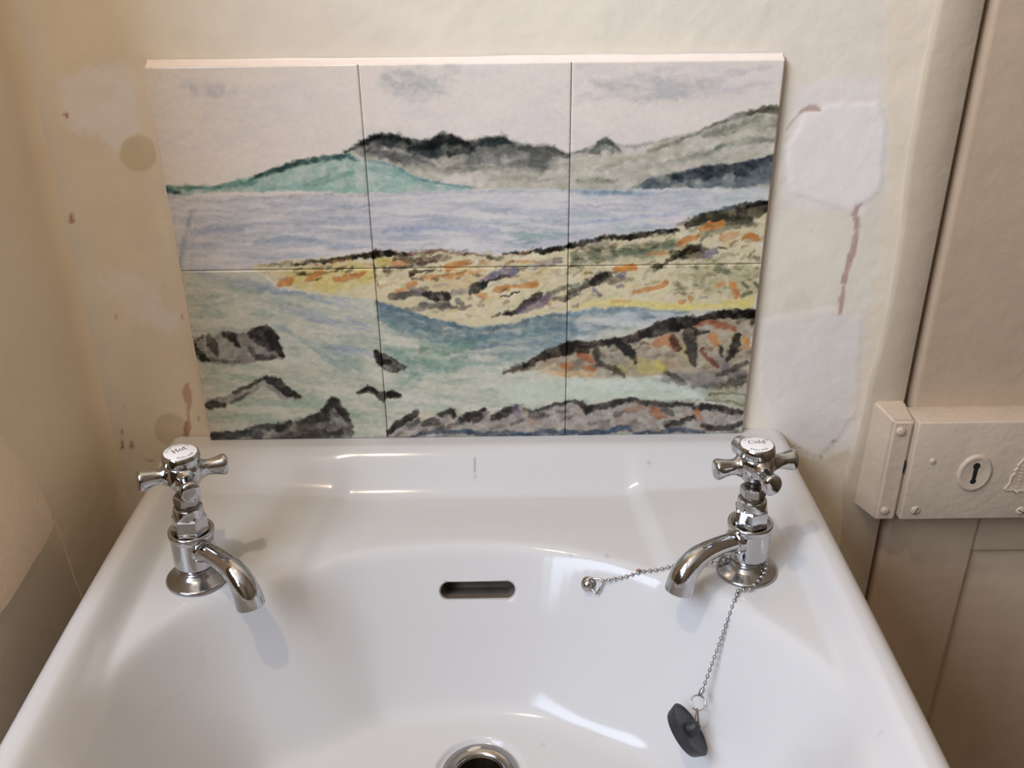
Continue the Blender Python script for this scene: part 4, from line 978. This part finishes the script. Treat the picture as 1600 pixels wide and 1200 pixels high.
def make_tap(word, base, spout_az, arm_az, hex_az, text_rot, lean, label):
    t = thing('pillar_tap', base, label, 'tap', 'pillar taps on the basin')
    lathe('base_flange', [(0.0, 0.0), (0.0205, 0.0), (0.0210, 0.0006), (0.0210, 0.0018), (0.0203, 0.0026), (0.0192, 0.0030), (0.0160, 0.0042), (0.0135, 0.0054), (0.0120, 0.0064), (0.0112, 0.0074), (0.0104, 0.0080), (0.0094, 0.0086), (0.0089, 0.0096), (0.0087, 0.0128), (0.0087, 0.0150)], M['dull_chrome'], t, seg=72, auto=50)
    lathe('body', [(0.0, 0.0122), (0.0112, 0.0122), (0.0126, 0.0127), (0.0136, 0.0140), (0.0139, 0.0160), (0.0141, 0.0250), (0.0144, 0.0360), (0.0147, 0.0372), (0.0152, 0.0380), (0.0154, 0.0392), (0.0154, 0.0408), (0.0150, 0.0417), (0.0142, 0.0420), (0.0128, 0.0416), (0.0118, 0.0405), (0.0, 0.0405)], M['chrome'], t, seg=72, auto=50)
    # spout: straight off the body, then turning down, swelling to the mouth
    ca, sa = math.cos(spout_az), math.sin(spout_az)
    q = catmull([(0.004, 0.0300, 0.0070), (0.013, 0.0303, 0.0068), (0.025, 0.0314, 0.0067), (0.036, 0.0316, 0.0070), (0.0455, 0.0300, 0.0077), (0.0530, 0.0254, 0.0084), (0.0580, 0.0188, 0.0090), (0.0602, 0.0125, 0.0094)], 6)
    bm = bmesh.new()
    bm_tube(bm, [(r * ca, r * sa, z) for r, z, _ in q], [w for *_, w in q], 32)
    # mouth: bevelled lip and dark bore
    end = max(bm.faces, key=lambda f: f.calc_center_median().xy.length if len(f.verts) > 8 else -1)
    r1 = bmesh.ops.inset_region(bm, faces=[end], thickness=0.0016, depth=0.0006)
    bmesh.ops.translate(bm, verts=end.verts, vec=-end.normal * 0.0035)
    from_bm('spout', bm, M['chrome'], t, auto=50)
    # collar where the spout grows out of the body
    bm = bmesh.new()
    bm_tube(bm, [(r * ca, r * sa, 0.0302) for r in (0.0095, 0.0128, 0.0142, 0.0150, 0.0158)], [0.0092, 0.0090, 0.0086, 0.0077, 0.0068], 32)
    from_bm('spout_collar', bm, M['chrome'], t, auto=60)
    hz = Matrix.Rotation(hex_az, 4, 'Z')
    def hexa(name, rc, z0, z1, mat, az, ch=0.0008):
        bm = bmesh.new()
        rn = rc * 0.985
        bm_lathe(bm, [(0, z0), (rc * 0.93, z0), (rc, z0 + ch), (rc, z1 - ch * 1.6), (rc * 0.90, z1), (0, z1)], 6, Matrix.Rotation(az, 4, 'Z'))
        bmesh.ops.bevel(bm, geom=[e for e in bm.edges if abs(e.verts[0].co.z - e.verts[1].co.z) > (z1 - z0) * 0.3 and e.verts[0].co.xy.length > rc * 0.8], offset=0.0004, segments=2, affect='EDGES')
        return from_bm(name, bm, mat, t, auto=25)
    hexa('bonnet_nut', 0.0119, 0.0402, 0.0538, M['chrome'], hex_az)
    lathe('bonnet_ring', [(0, 0.0530), (0.0100, 0.0530), (0.0101, 0.0545), (0.0099, 0.0585), (0.0095, 0.0600), (0.0086, 0.0606), (0.0074, 0.0608), (0.0072, 0.0640), (0, 0.0640)], M['chrome'], t, seg=56, auto=40)
    lathe('packing_ring', [(0, 0.0604), (0.0080, 0.0604), (0.0082, 0.0612), (0.0082, 0.0628), (0.0078, 0.0634), (0, 0.0634)], M['brassy'], t, seg=40)
    hexa('gland_nut', 0.0089, 0.0632, 0.0700, M['chrome'], hex_az + 0.35, 0.0007)
    lathe('spindle', [(0, 0.0690), (0.0062, 0.0690), (0.0060, 0.0702), (0.0042, 0.0706), (0.0042, 0.0745), (0, 0.0745)], M['brassy'], t, seg=32)
    # cross handle
    lathe('handle_hub', [(0, 0.0722), (0.0044, 0.0722), (0.0056, 0.0734), (0.0062, 0.0745), (0.0084, 0.0765), (0.0108, 0.0797), (0.0125, 0.0838), (0.0130, 0.0870), (0.0130, 0.0900), (0.0126, 0.0925), (0.0119, 0.0942), (0.0115, 0.0947), (0, 0.0947)], M['chrome'], t, seg=64, auto=60)
    lathe('cap_ring', [(0, 0.0945), (0.0112, 0.0945), (0.0119, 0.0950), (0.0122, 0.0962), (0.0122, 0.0985), (0.0119, 0.1005), (0.0113, 0.1019), (0.0107, 0.1024), (0.0104, 0.1022), (0, 0.1020)], M['chrome'], t, seg=64, auto=50)
    za = 0.0872
    arm_me = None
    for k in range(4):
        a = arm_az + k * math.pi / 2
        if arm_me is None:
            prof = [(0.0080, 0.0072, 0.0080), (0.0115, 0.0056, 0.0068), (0.0140, 0.0045, 0.0055), (0.0170, 0.0042, 0.0051), (0.0205, 0.0045, 0.0055), (0.0240, 0.0051, 0.0062), (0.0264, 0.0055, 0.0068), (0.0280, 0.0056, 0.0071), (0.0293, 0.0053, 0.0068), (0.0302, 0.0045, 0.0060), (0.0308, 0.0032, 0.0045), (0.0311, 0.0016, 0.0024)]
            prof = [(r if r < 0.012 else 0.012 + (r - 0.012) * 0.89, w * 1.16, h * 1.14) for r, w, h in prof]
            bm = bmesh.new()
            bm_tube(bm, [(r, 0, 0) for r, _, _ in prof], [(w, h) for _, w, h in prof], 24)
            # slightly dished upper face
            for v in bm.verts:
                if v.co.z > 0.0022 and v.co.x > 0.013: v.co.z -= 0.22 * (v.co.z - 0.0022)
            o = from_bm('handle_arm', bm, M['chrome'], t, (0, 0, za), auto=50); arm_me = o.data
        else:
            o = bpy.data.objects.new('handle_arm', arm_me); COL.objects.link(o); o.parent = t; o.location = (0, 0, za)
        o.rotation_euler = (0, 0, a)
    R = 0.0106
    d = lathe('index_disc', [(0, 0.1012), (R, 0.1012), (R, 0.1021)] + [(R * math.cos(s), 0.1022 + 0.0012 * (1 - math.cos(s) ** 2)) for s in np.linspace(0.1, math.pi / 2 - 0.001, 10)] + [(0, 0.1034)], M['disc'], t, seg=56, auto=60)
    tag(d, 'white enamel disc reading %s' % word)
    l = from_bm('lettering', disc_lettering(word, text_rot), M['ink'], d, smooth=False, auto=None)
    t.rotation_euler = (0, lean, 0)
    return t

zt = DECK + PAD
HOT = (-0.1924, -0.1545, zt); COLD = (0.1935, -0.1540, zt)
make_tap('Hot', HOT, math.radians(-39), math.radians(27), math.radians(6), math.radians(44), 0.050, 'chrome cross-head tap with a disc reading Hot, left of the basin')
make_tap('Cold', COLD, math.radians(-150.5), math.radians(9), math.radians(20), math.radians(-3), -0.034, 'chrome cross-head tap with a disc reading Cold, right of the basin')

# ------------------------------------------------------------------ splashback of six painted tiles
panel = thing('tile_splashback', (0.0, WY, 0.0), 'splashback of six glazed tiles painted with a rocky seashore and hills', 'splashback')
T = 0.15; TS = 0.1496
N = 232
def tile_arrays():
    s = np.concatenate([[0, 0.0002, 0.0005, 0.0009, 0.0014], np.linspace(0.0021, TS - 0.0021, N - 10), TS - np.array([0.0014, 0.0009, 0.0005, 0.0002, 0])])
    n = len(s)
    GX, GZ = np.meshgrid(s, s)
    e = np.minimum(np.minimum(GX, TS - GX), np.minimum(GZ, TS - GZ))
    r = 0.0013
    ee = np.clip(e, 0, r)
    GY = r * 0.75 * (1 - np.sqrt(np.clip(1 - (1 - ee / r) ** 2, 0, 1)))
    return n, GX, GY, GZ
n_, GX, GY, GZ = tile_arrays()
Vloc = np.column_stack([GX.ravel(), GY.ravel(), GZ.ravel()])
Ft = grid_faces(n_, n_)
id_ = np.arange(n_ * n_).reshape(n_, n_)
lp = np.concatenate([id_[0, :], id_[1:, -1], id_[-1, -2::-1], id_[-2:0:-1, 0]])
back = Vloc[lp].copy(); back[:, 1] = 0.0075
Vt = np.vstack([Vloc, back]); bi = np.arange(len(Vloc), len(Vt))
Fs = np.column_stack([lp, bi, np.roll(bi, -1), np.roll(lp, -1)])
Ft = np.vstack([Ft, Fs])
offs = [(-0.225 + i * T + (T - TS) / 2, 0.30 - (j + 1) * T + (T - TS) / 2) for j in range(2) for i in range(3)]
allV = np.vstack([Vt + np.array([ox, 0, oz]) for ox, oz in offs])
Xp, Yp = trace(allV[:, 0], allV[:, 1] * 0, allV[:, 2])
colp = paint_landscape(Xp, Yp) * 1.1
Rr = random.Random(4)
for k, (ox, oz) in enumerate(offs):
    o = from_arrays('tile', Vt, Ft, M['tile'], panel, (ox, -WY + Rr.uniform(-0.0002, 0.0002), oz), paint=colp[k * len(Vt):(k + 1) * len(Vt)], auto=60)
box('grout', (-0.2240, -0.0045, 0.001), (0.2240, -0.0008, 0.2990), M['grout'], panel)
# bead of caulk along the top and down both sides
def caulk():
    bm = bmesh.new(); random.seed(3)
    def run(p0, p1, out, r, face, n=50):
        rows = []
        for i in range(n + 1):
            t = i / n; x = p0[0] + (p1[0] - p0[0]) * t; z = p0[1] + (p1[1] - p0[1]) * t
            rr = r * (1 + 0.25 * (vnoise(np.array([t * 14]), np.array([p0[0] * 9 + p0[1] * 5]), 3)[0] - 0.5))
            row = []
            for k in range(7):
                a = k / 6.0
                # concave fillet from the tile edge out to the wall
                d = rr * a; y = -face * (1 - a) ** 1.7
                row.append(bm.verts.new((x + out[0] * d, y - 0.0004, z + out[1] * d)))
            rows.append(row)
        for a, b in zip(rows[:-1], rows[1:]):
            for k in range(6): bm.faces.new((a[k], a[k + 1], b[k + 1], b[k]))
    run((-0.2246, 0.2994), (0.2248, 0.2994), (0, 1), 0.0042, 0.0070)
    run((-0.2240, 0.001), (-0.2240, 0.3002), (-1, 0), 0.0048, 0.0058)
    run((0.2242, 0.001), (0.2242, 0.3002), (1, 0), 0.0034, 0.0064)
    return bm
from_bm('caulk_bead', caulk(), M['caulk'], panel, auto=70)

# ------------------------------------------------------------------ plug, chain and chain stay
def surf(x, y): return float(basin_z([x], [y])[0])
def surf_n(x, y, h=1e-3):
    gx = (surf(x + h, y) - surf(x - h, y)) / (2 * h); gy = (surf(x, y + h) - surf(x, y - h)) / (2 * h)
    return Vector((-gx, -gy, 1)).normalized()
def frame_from_z(n, ref=(1, 0, 0)):
    z = Vector(n).normalized(); x = Vector(ref); x = (x - z * x.dot(z)).normalized(); y = z.cross(x)
    m = Matrix.Identity(4)
    for i in range(3): m[i][0] = x[i]; m[i][1] = y[i]; m[i][2] = z[i]
    return m

ST = (0.0848, -0.1357)
sz = surf(*ST); sn = surf_n(*ST)
stay = thing('chain_stay', (ST[0], ST[1], sz), 'small chrome bolt with shackle fixed in the back of the bowl', 'chain stay')
Ms = frame_from_z(sn)
lathe('washer', [(0, -0.001), (0.0056, -0.001), (0.0058, 0.0004), (0.0050, 0.0012), (0.0030, 0.0016), (0, 0.0016)], M['chrome'], stay, seg=32, mtx=Ms)
lathe('bolt_head', [(0, 0.001), (0.0020, 0.0012), (0.0021, 0.0042), (0.0031, 0.0046), (0.0036, 0.0058), (0.0033, 0.0071), (0.0020, 0.0080), (0, 0.0083)], M['chrome'], stay, seg=28, mtx=Ms)
tri = [Ms @ Vector(p) for p in [(-0.0018, 0.0024, 0.0030), (0.004, 0.0046, 0.0036), (0.0096, 0.0042, 0.0040), (0.0112, 0.0026, 0.0040), (0.0090, -0.0034, 0.0036), (0.0068, -0.0062, 0.0032), (0.0052, -0.0060, 0.0030), (0.0030, -0.0030, 0.0028)]]
tube('shackle', [tuple(p) for p in tri], 0.00075, M['chrome'], stay, seg=10)

PL = Vector((0.1437, -0.2368, -0.0875))            # centre of the plug's upper face
CHAIN = []
def chain_path():
    pts = []
    a = Vector(ST + (sz,)) + Ms.to_3x3() @ Vector((0.0112, 0.0030, 0.0045))
    pts.append(a)
    b = Vector((COLD[0] + 0.0150 * math.cos(2.88), COLD[1] + 0.0150 * math.sin(2.88), COLD[2] + 0.0062))
    for k in range(1, 12):                       # drawn tight from the bolt to the tap, lying on the glaze where it meets it
        p = a.lerp(b, k / 12); p.z = max(p.z, surf(p.x, p.y) + 0.0016); pts.append(p)
    # round the back of the cold tap's shank, over its flange
    for r, ang, dz in [(0.0150, 165, 0.0062), (0.0118, 135, 0.0084), (0.0112, 95, 0.0092), (0.0112, 55, 0.0096), (0.0112, 15, 0.0098), (0.0122, -15, 0.0088), (0.0140, -42, 0.0074), (0.0165, -68, 0.0062), (0.0205, -88, 0.0046), (0.0245, -100, 0.0022)]:
        t = math.radians(ang); pts.append(Vector((COLD[0] + r * math.cos(t), COLD[1] + r * math.sin(t), COLD[2] + dz)))
    return pts
path = chain_path()
END = Vector((0.1538, -0.2191, -0.0713))
for x, y in [(0.1832, -0.1770), (0.1795, -0.1832)]:
    path.append(Vector((x, y, surf(x, y) + 0.0017)))
for k in (1, 2, 3, 4):                           # hanging free down the bowl
    p = path[-1].lerp(END, k / 4) if k == 4 else Vector((0.1795, -0.1832, surf(0.1795, -0.1832) + 0.0017)).lerp(END, k / 4)
    p.z = max(p.z, surf(p.x, p.y) + 0.0016); path.append(p)
q = catmull([tuple(p) for p in path], 24)
seg = np.linalg.norm(np.diff(q, axis=0), axis=1); L = np.concatenate([[0], np.cumsum(seg)])
PITCH = 0.0043
nb = int(L[-1] / PITCH)
sp = np.linspace(0.0005, L[-1] - 0.0005, nb)
BP = np.column_stack([np.interp(sp, L, q[:, k]) for k in range(3)])
chain = thing('plug_chain', tuple(BP[0]), 'thin ball chain running from the bolt round the cold tap to the plug', 'chain')
org = BP[0]
bmb = bmesh.new(); bmesh.ops.create_uvsphere(bmb, u_segments=12, v_segments=8, radius=0.00148)
bme = bpy.data.meshes.new('bead'); bmb.to_mesh(bme); bmb.free()
bme.materials.append(M['chrome']); bme.polygons.foreach_set('use_smooth', [True] * len(bme.polygons))
for p in BP:
    o = bpy.data.objects.new('bead', bme); COL.objects.link(o); o.parent = chain; o.location = Vector(p) - Vector(org)
bm = bmesh.new()
bm_tube(bm, [tuple(Vector(p) - Vector(org)) for p in q[::4]], 0.00028, 6)
from_bm('connecting_wire', bm, M['brassy'], chain)
endp = Vector(BP[-1])

# plug: axis leans to the right and up
n_cam = np.array([0.755, -0.590, -0.27])
def cam_vec(v): return Vector(rt) * float(v[0]) + Vector(dn) * float(v[1]) + Vector(fw) * float(v[2])
pn = cam_vec(n_cam).normalized()
plug = thing('basin_plug', tuple(PL), 'black rubber basin plug hanging tilted on its chain inside the bowl', 'plug')
Mp = frame_from_z(pn, (0, 0, 1)) @ Matrix.Scale(0.95, 4)
lathe('rubber_disc', [(0, -0.0078), (0.0150, -0.0078), (0.0163, -0.0074), (0.0168, -0.0066), (0.0187, -0.0012), (0.0190, -0.0002), (0.0186, 0.0003), (0.0172, 0.0002), (0.0166, -0.0004), (0.0150, -0.0008), (0, -0.0006)], M['rubber'], plug, seg=56, mtx=Mp, auto=40)
lathe('knob', [(0.0058, -0.001), (0.0052, 0.0006), (0.0046, 0.0022), (0.0044, 0.0042), (0.0040, 0.0056), (0.0026, 0.0066), (0, 0.0068)], M['rubber'], plug, seg=28, mtx=Mp)
kp = pn * 0.0052
ring_c = Vector((0.1502, -0.2246, -0.0770)) - PL
up_ = (endp - PL - kp).normalized()
view = (Vector(CAM) - PL).normalized()
# split ring, facing the room
Rr_ = 0.0048
ax = (view + Vector((0.15, 0, 0.1))).normalized()
m2 = frame_from_z(ax, up_)
tube('split_ring', [tuple(ring_c + (m2 @ Vector((Rr_ * math.cos(t), Rr_ * math.sin(t), 0)))) for t in np.linspace(0, 2 * math.pi, 33)[:-1]], 0.00062, M['chrome'], plug, seg=10, closed=True)
# wire eye through the knob
b0 = ring_c - up_ * Rr_
side = pn.cross(up_).normalized()
top = b0 + up_ * 0.0010
mid = (top + kp) / 2
eye = [top, mid + side * 0.0016, kp + side * 0.0022, kp - up_ * 0.0016, kp - side * 0.0022, mid - side * 0.0016]
tube('wire_eye', [tuple(p) for p in catmull([tuple(p) for p in eye], 6, True)], 0.0005, M['dull_chrome'], plug, seg=8, closed=True)
# end clip of the chain
tube('end_clip', [tuple(endp + (ring_c + PL + up_ * Rr_ - endp) * s - Vector(org)) for s in (-0.15, 0.15, 0.4, 0.7, 0.95, 1.1)], [0.0012, 0.0017, 0.0015, 0.0016, 0.0011, 0.0006], M['dull_chrome'], chain, seg=12)
bm = bmesh.new(); bmesh.ops.create_icosphere(bm, subdivisions=2, radius=0.0013)
sp_ = Vector(BP[min(6, nb - 1)]) - Vector(org) + Vector((0.0006, 0.001, 0.0015))
for v in bm.verts: v.co = Vector((v.co.x * 1.5, v.co.y * 0.8, v.co.z * 0.8)) + sp_
tag(from_bm('rust_fleck', bm, M['brown_speck'], chain), 'orange rust fleck on the chain')

# ------------------------------------------------------------------ rim lock, keep
LY = -0.024
lock = thing('rim_lock', (0.445, DF, -0.027), 'painted-over rim lock case with an oval keyhole plate on the door', 'lock')
lo = (0.445, DF, -0.027)
def rel(p): return (p[0] - lo[0], p[1] - lo[1], p[2] - lo[2])
box('case', rel((0.3618, LY, -0.0735)), rel((0.5250, DF + 0.001, 0.0212)), M['lock'], lock, 0.0014, 3)
def oval(bm, c, rx, rz, prof, seg=48):
    rings = []
    for s, y in prof:
        rings.append([bm.verts.new((c[0] + (rx * s if s > 0 else 0) * math.cos(2 * math.pi * k / seg), c[1] + y, c[2] + rz * s * math.sin(2 * math.pi * k / seg))) for k in range(seg)])
    for a, b in zip(rings[:-1], rings[1:]):
        for k in range(seg):
            j = (k + 1) % seg; bm.faces.new((a[k], a[j], b[j], b[k]))
    bm.faces.new(rings[-1])
KC = (0.4160, LY, -0.0268)
bm = bmesh.new(); oval(bm, rel(KC), 0.0142, 0.0176, [(1.0, 0.0003), (0.99, -0.0012), (0.95, -0.0020), (0.86, -0.0024), (0.78, -0.0020), (0.70, -0.0017), (0.02, -0.0016)])
esc = from_bm('escutcheon', bm, M['lock'], lock, auto=60)
bm = bmesh.new()
def kh():
    pts = []
    for t in np.linspace(-50, 230, 18): pts.append((0.0030 * math.cos(math.radians(t)), 0.0072 + 0.0032 * math.sin(math.radians(t))))
    for t in np.linspace(130, 410, 14): pts.append((0.0026 * math.cos(math.radians(t)), -0.0076 + 0.0026 * math.sin(math.radians(t))))
    return pts
K = rel(KC)
vs = [bm.verts.new((K[0] + x, K[1] - 0.00175, K[2] + z)) for x, z in kh()]
f = bm.faces.new(vs); ex = bmesh.ops.extrude_face_region(bm, geom=[f])
for g in ex['geom']:
    if isinstance(g, bmesh.types.BMVert): g.co.y += 0.0012
bmesh.ops.triangulate(bm, faces=[f_ for f_ in bm.faces if len(f_.verts) > 4])
tag(from_bm('keyhole', bm, M['dark'], esc, smooth=False), 'black keyhole')
RX = Matrix.Rotation(math.radians(90), 4, 'X')
def screw(parent, p, r, slot=None, h=0.0016):
    bm = bmesh.new(); bm_lathe(bm, [(r, -0.0005), (r, h * 0.3), (r * 0.88, h * 0.7), (r * 0.6, h * 0.95), (0, h)], 24, Matrix.Translation(p) @ RX)
    s = from_bm('screw', bm, M['lock'], parent, auto=70)
    if slot is not None:
        bm = bmesh.new(); bm_box(bm, (-r * 0.85, -h * 0.3, -0.0003), (r * 0.85, h * 0.4, 0.0003))
        bmesh.ops.rotate(bm, verts=bm.verts, cent=(0, 0, 0), matrix=Matrix.Rotation(slot, 3, 'Y'))
        bmesh.ops.translate(bm, verts=bm.verts, vec=(p[0], p[1] - h * 0.85, p[2]))
        from_bm('slot', bm, M['dark'], s)
    return s
screw(lock, rel((0.3789, LY, -0.0150)), 0.0026)
screw(lock, rel((0.3738, LY, -0.0636)), 0.0041, math.radians(-72))
screw(lock, rel((0.4640, LY, -0.0655)), 0.0040, math.radians(30))
screw(lock, rel((0.5150, LY, -0.0150)), 0.0030)
# embossed maker's plate, only its left edge falls in the picture
lft = [(0.0, 0.0245), (-0.005, 0.0242), (-0.0085, 0.0215), (-0.0115, 0.0165), (-0.0135, 0.0135), (-0.0125, 0.0115), (-0.0150, 0.0085), (-0.0140, 0.0065), (-0.0165, 0.0025), (-0.0165, -0.004), (-0.0195, -0.0095), (-0.0165, -0.0115), (-0.0125, -0.0108), (-0.0095, -0.0135), (-0.006, -0.0115), (-0.003, -0.0125), (0, -0.0150)]
out = lft + [(-x, z) for x, z in lft[-2:0:-1]]
PC = (0.4640, LY, -0.0335)
bm = bmesh.new(); c0 = rel(PC); rings = []
for s, y in [(1.02, 0.0003), (1.0, -0.0012), (0.95, -0.0015), (0.90, -0.0010), (0.84, -0.0008)]:
    rings.append([bm.verts.new((c0[0] + x * s, c0[1] + y, c0[2] + z * s)) for x, z in out])
nn = len(out)
for a, b in zip(rings[:-1], rings[1:]):
    for k in range(nn): bm.faces.new((a[k], a[(k + 1) % nn], b[(k + 1) % nn], b[k]))
bm.faces.new(rings[-1])
plate = from_bm('maker_plate', bm, M['lock'], lock, auto=50)
bm = bmesh.new()
for k in range(4):
    x0 = c0[0] - 0.0098 + k * 0.0062
    for j in range(7):
        bm_box(bm, (x0, c0[1] - 0.0012, c0[2] - 0.0085 + j * 0.0034), (x0 + 0.0026, c0[1] - 0.0006, c0[2] - 0.0085 + j * 0.0034 + 0.0019), 0.0002, 1)
from_bm('emboss', bm, M['lock'], plate)

keep = thing('lock_keep', (0.349, WY - 0.0024, -0.027), 'painted-over lock keep with two screws, fixed to the door frame', 'lock keep')
ko = (0.349, WY - 0.0024, -0.027)
def krel(p): return (p[0] - ko[0], p[1] - ko[1], p[2] - ko[2])
bm = bmesh.new()
A = [krel(p) for p in [(0.3335, 0.0062, -0.0770), (0.3606, 0.0062, -0.0770), (0.3606, 0.0062, 0.0265), (0.3345, 0.0062, 0.0265)]]
B = [krel(p) for p in [(0.3432, -0.0185, -0.0775), (0.3606, -0.0185, -0.0775), (0.3606, -0.0185, 0.0200), (0.3432, -0.0185, 0.0200)]]
va = [bm.verts.new(p) for p in A]; vb = [bm.verts.new(p) for p in B]
bm.faces.new(va); bm.faces.new(vb[::-1])
for k in range(4): bm.faces.new((va[k], va[(k + 1) % 4], vb[(k + 1) % 4], vb[k]))
edges = [e for e in bm.edges if all(v in vb for v in e.verts)]
rights = [e for e in edges if all(v.co.x > B[0][0] + 0.01 for v in e.verts)]
bmesh.ops.bevel(bm, geom=edges + [e for e in bm.edges if (e.verts[0] in va) != (e.verts[1] in va)], offset=0.0022, segments=3, affect='EDGES')
from_bm('keep_box', bm, M['lock'], keep, auto=40)
screw(keep, krel((0.3500, -0.0185, 0.0108)), 0.0040, None, 0.0026)
screw(keep, krel((0.3500, -0.0185, -0.0672)), 0.0037, None, 0.0024)
bm = bmesh.new(); bmesh.ops.create_uvsphere(bm, u_segments=12, v_segments=8, radius=1.0)
kc = krel((0.3592, -0.0183, -0.0235))
for v in bm.verts: v.co = Vector((kc[0] + v.co.x * 0.0007, kc[1] + v.co.y * 0.0012, kc[2] + v.co.z * 0.0062 * (1 - 0.2 * math.sin(v.co.x * 5))))
tag(from_bm('paint_chip', bm, M['dark'], keep), 'dark chip in the paint')

# ------------------------------------------------------------------ pale cloth hanging by the left wall, with a loose thread
def build_cloth():
    out = [(-0.128, 0.003), (-0.1255, 0.009), (-0.127, 0.020), (-0.134, 0.044), (-0.146, 0.066), (-0.160, 0.090), (-0.166, 0.112), (-0.178, 0.150), (-0.195, 0.21), (-0.215, 0.28), (-0.228, 0.31), (-0.242, 0.31), (-0.244, 0.2), (-0.245, 0.05), (-0.244, -0.009), (-0.235, -0.010), (-0.225, -0.0082), (-0.215, -0.0075), (-0.202, -0.0068), (-0.185, -0.003), (-0.167, -0.0005), (-0.148, -0.001)]
    out = catmull(out, 3, True)
    bm = bmesh.new()
    f = bm.faces.new([bm.verts.new((0, y, z)) for y, z in out])
    bmesh.ops.triangulate(bm, faces=[f])
    for _ in range(3):
        bmesh.ops.subdivide_edges(bm, edges=[e for e in bm.edges if e.calc_length() > 0.012], cuts=1, use_grid_fill=False)
        bmesh.ops.triangulate(bm, faces=bm.faces)
    for v in bm.verts:
        y, z = v.co.y, v.co.z
        t = max(0, min(1, (-0.120 - y) / 0.08))
        v.co.x = -0.300 + 0.004 * t * math.sin(38 * y + 14 * z) + 0.003 * math.sin(60 * y - 22 * z) * t + 0.004 * t
    r = bmesh.ops.solidify(bm, geom=list(bm.faces), thickness=0.0012)
    return bm
cl = thing('hanging_cloth', (-0.300, -0.25, -0.01), 'pale cloth corner with a loose thread, hanging against the left wall', 'cloth')
o = from_bm('sheet', build_cloth(), M['cloth'], cl, (0.300, 0.25, 0.01), auto=70)
tp = [(-0.2975, -0.1275, 0.004), (-0.2965, -0.1268, -0.012), (-0.2962, -0.1262, -0.030), (-0.2960, -0.1255, -0.046), (-0.2950, -0.1250, -0.060), (-0.2955, -0.1246, -0.082), (-0.2955, -0.1250, -0.110)]
tube('loose_thread', [tuple(Vector(p) - Vector((-0.300, -0.25, -0.01))) for p in catmull(tp, 5)], 0.00032, M['cloth'], cl, seg=6)
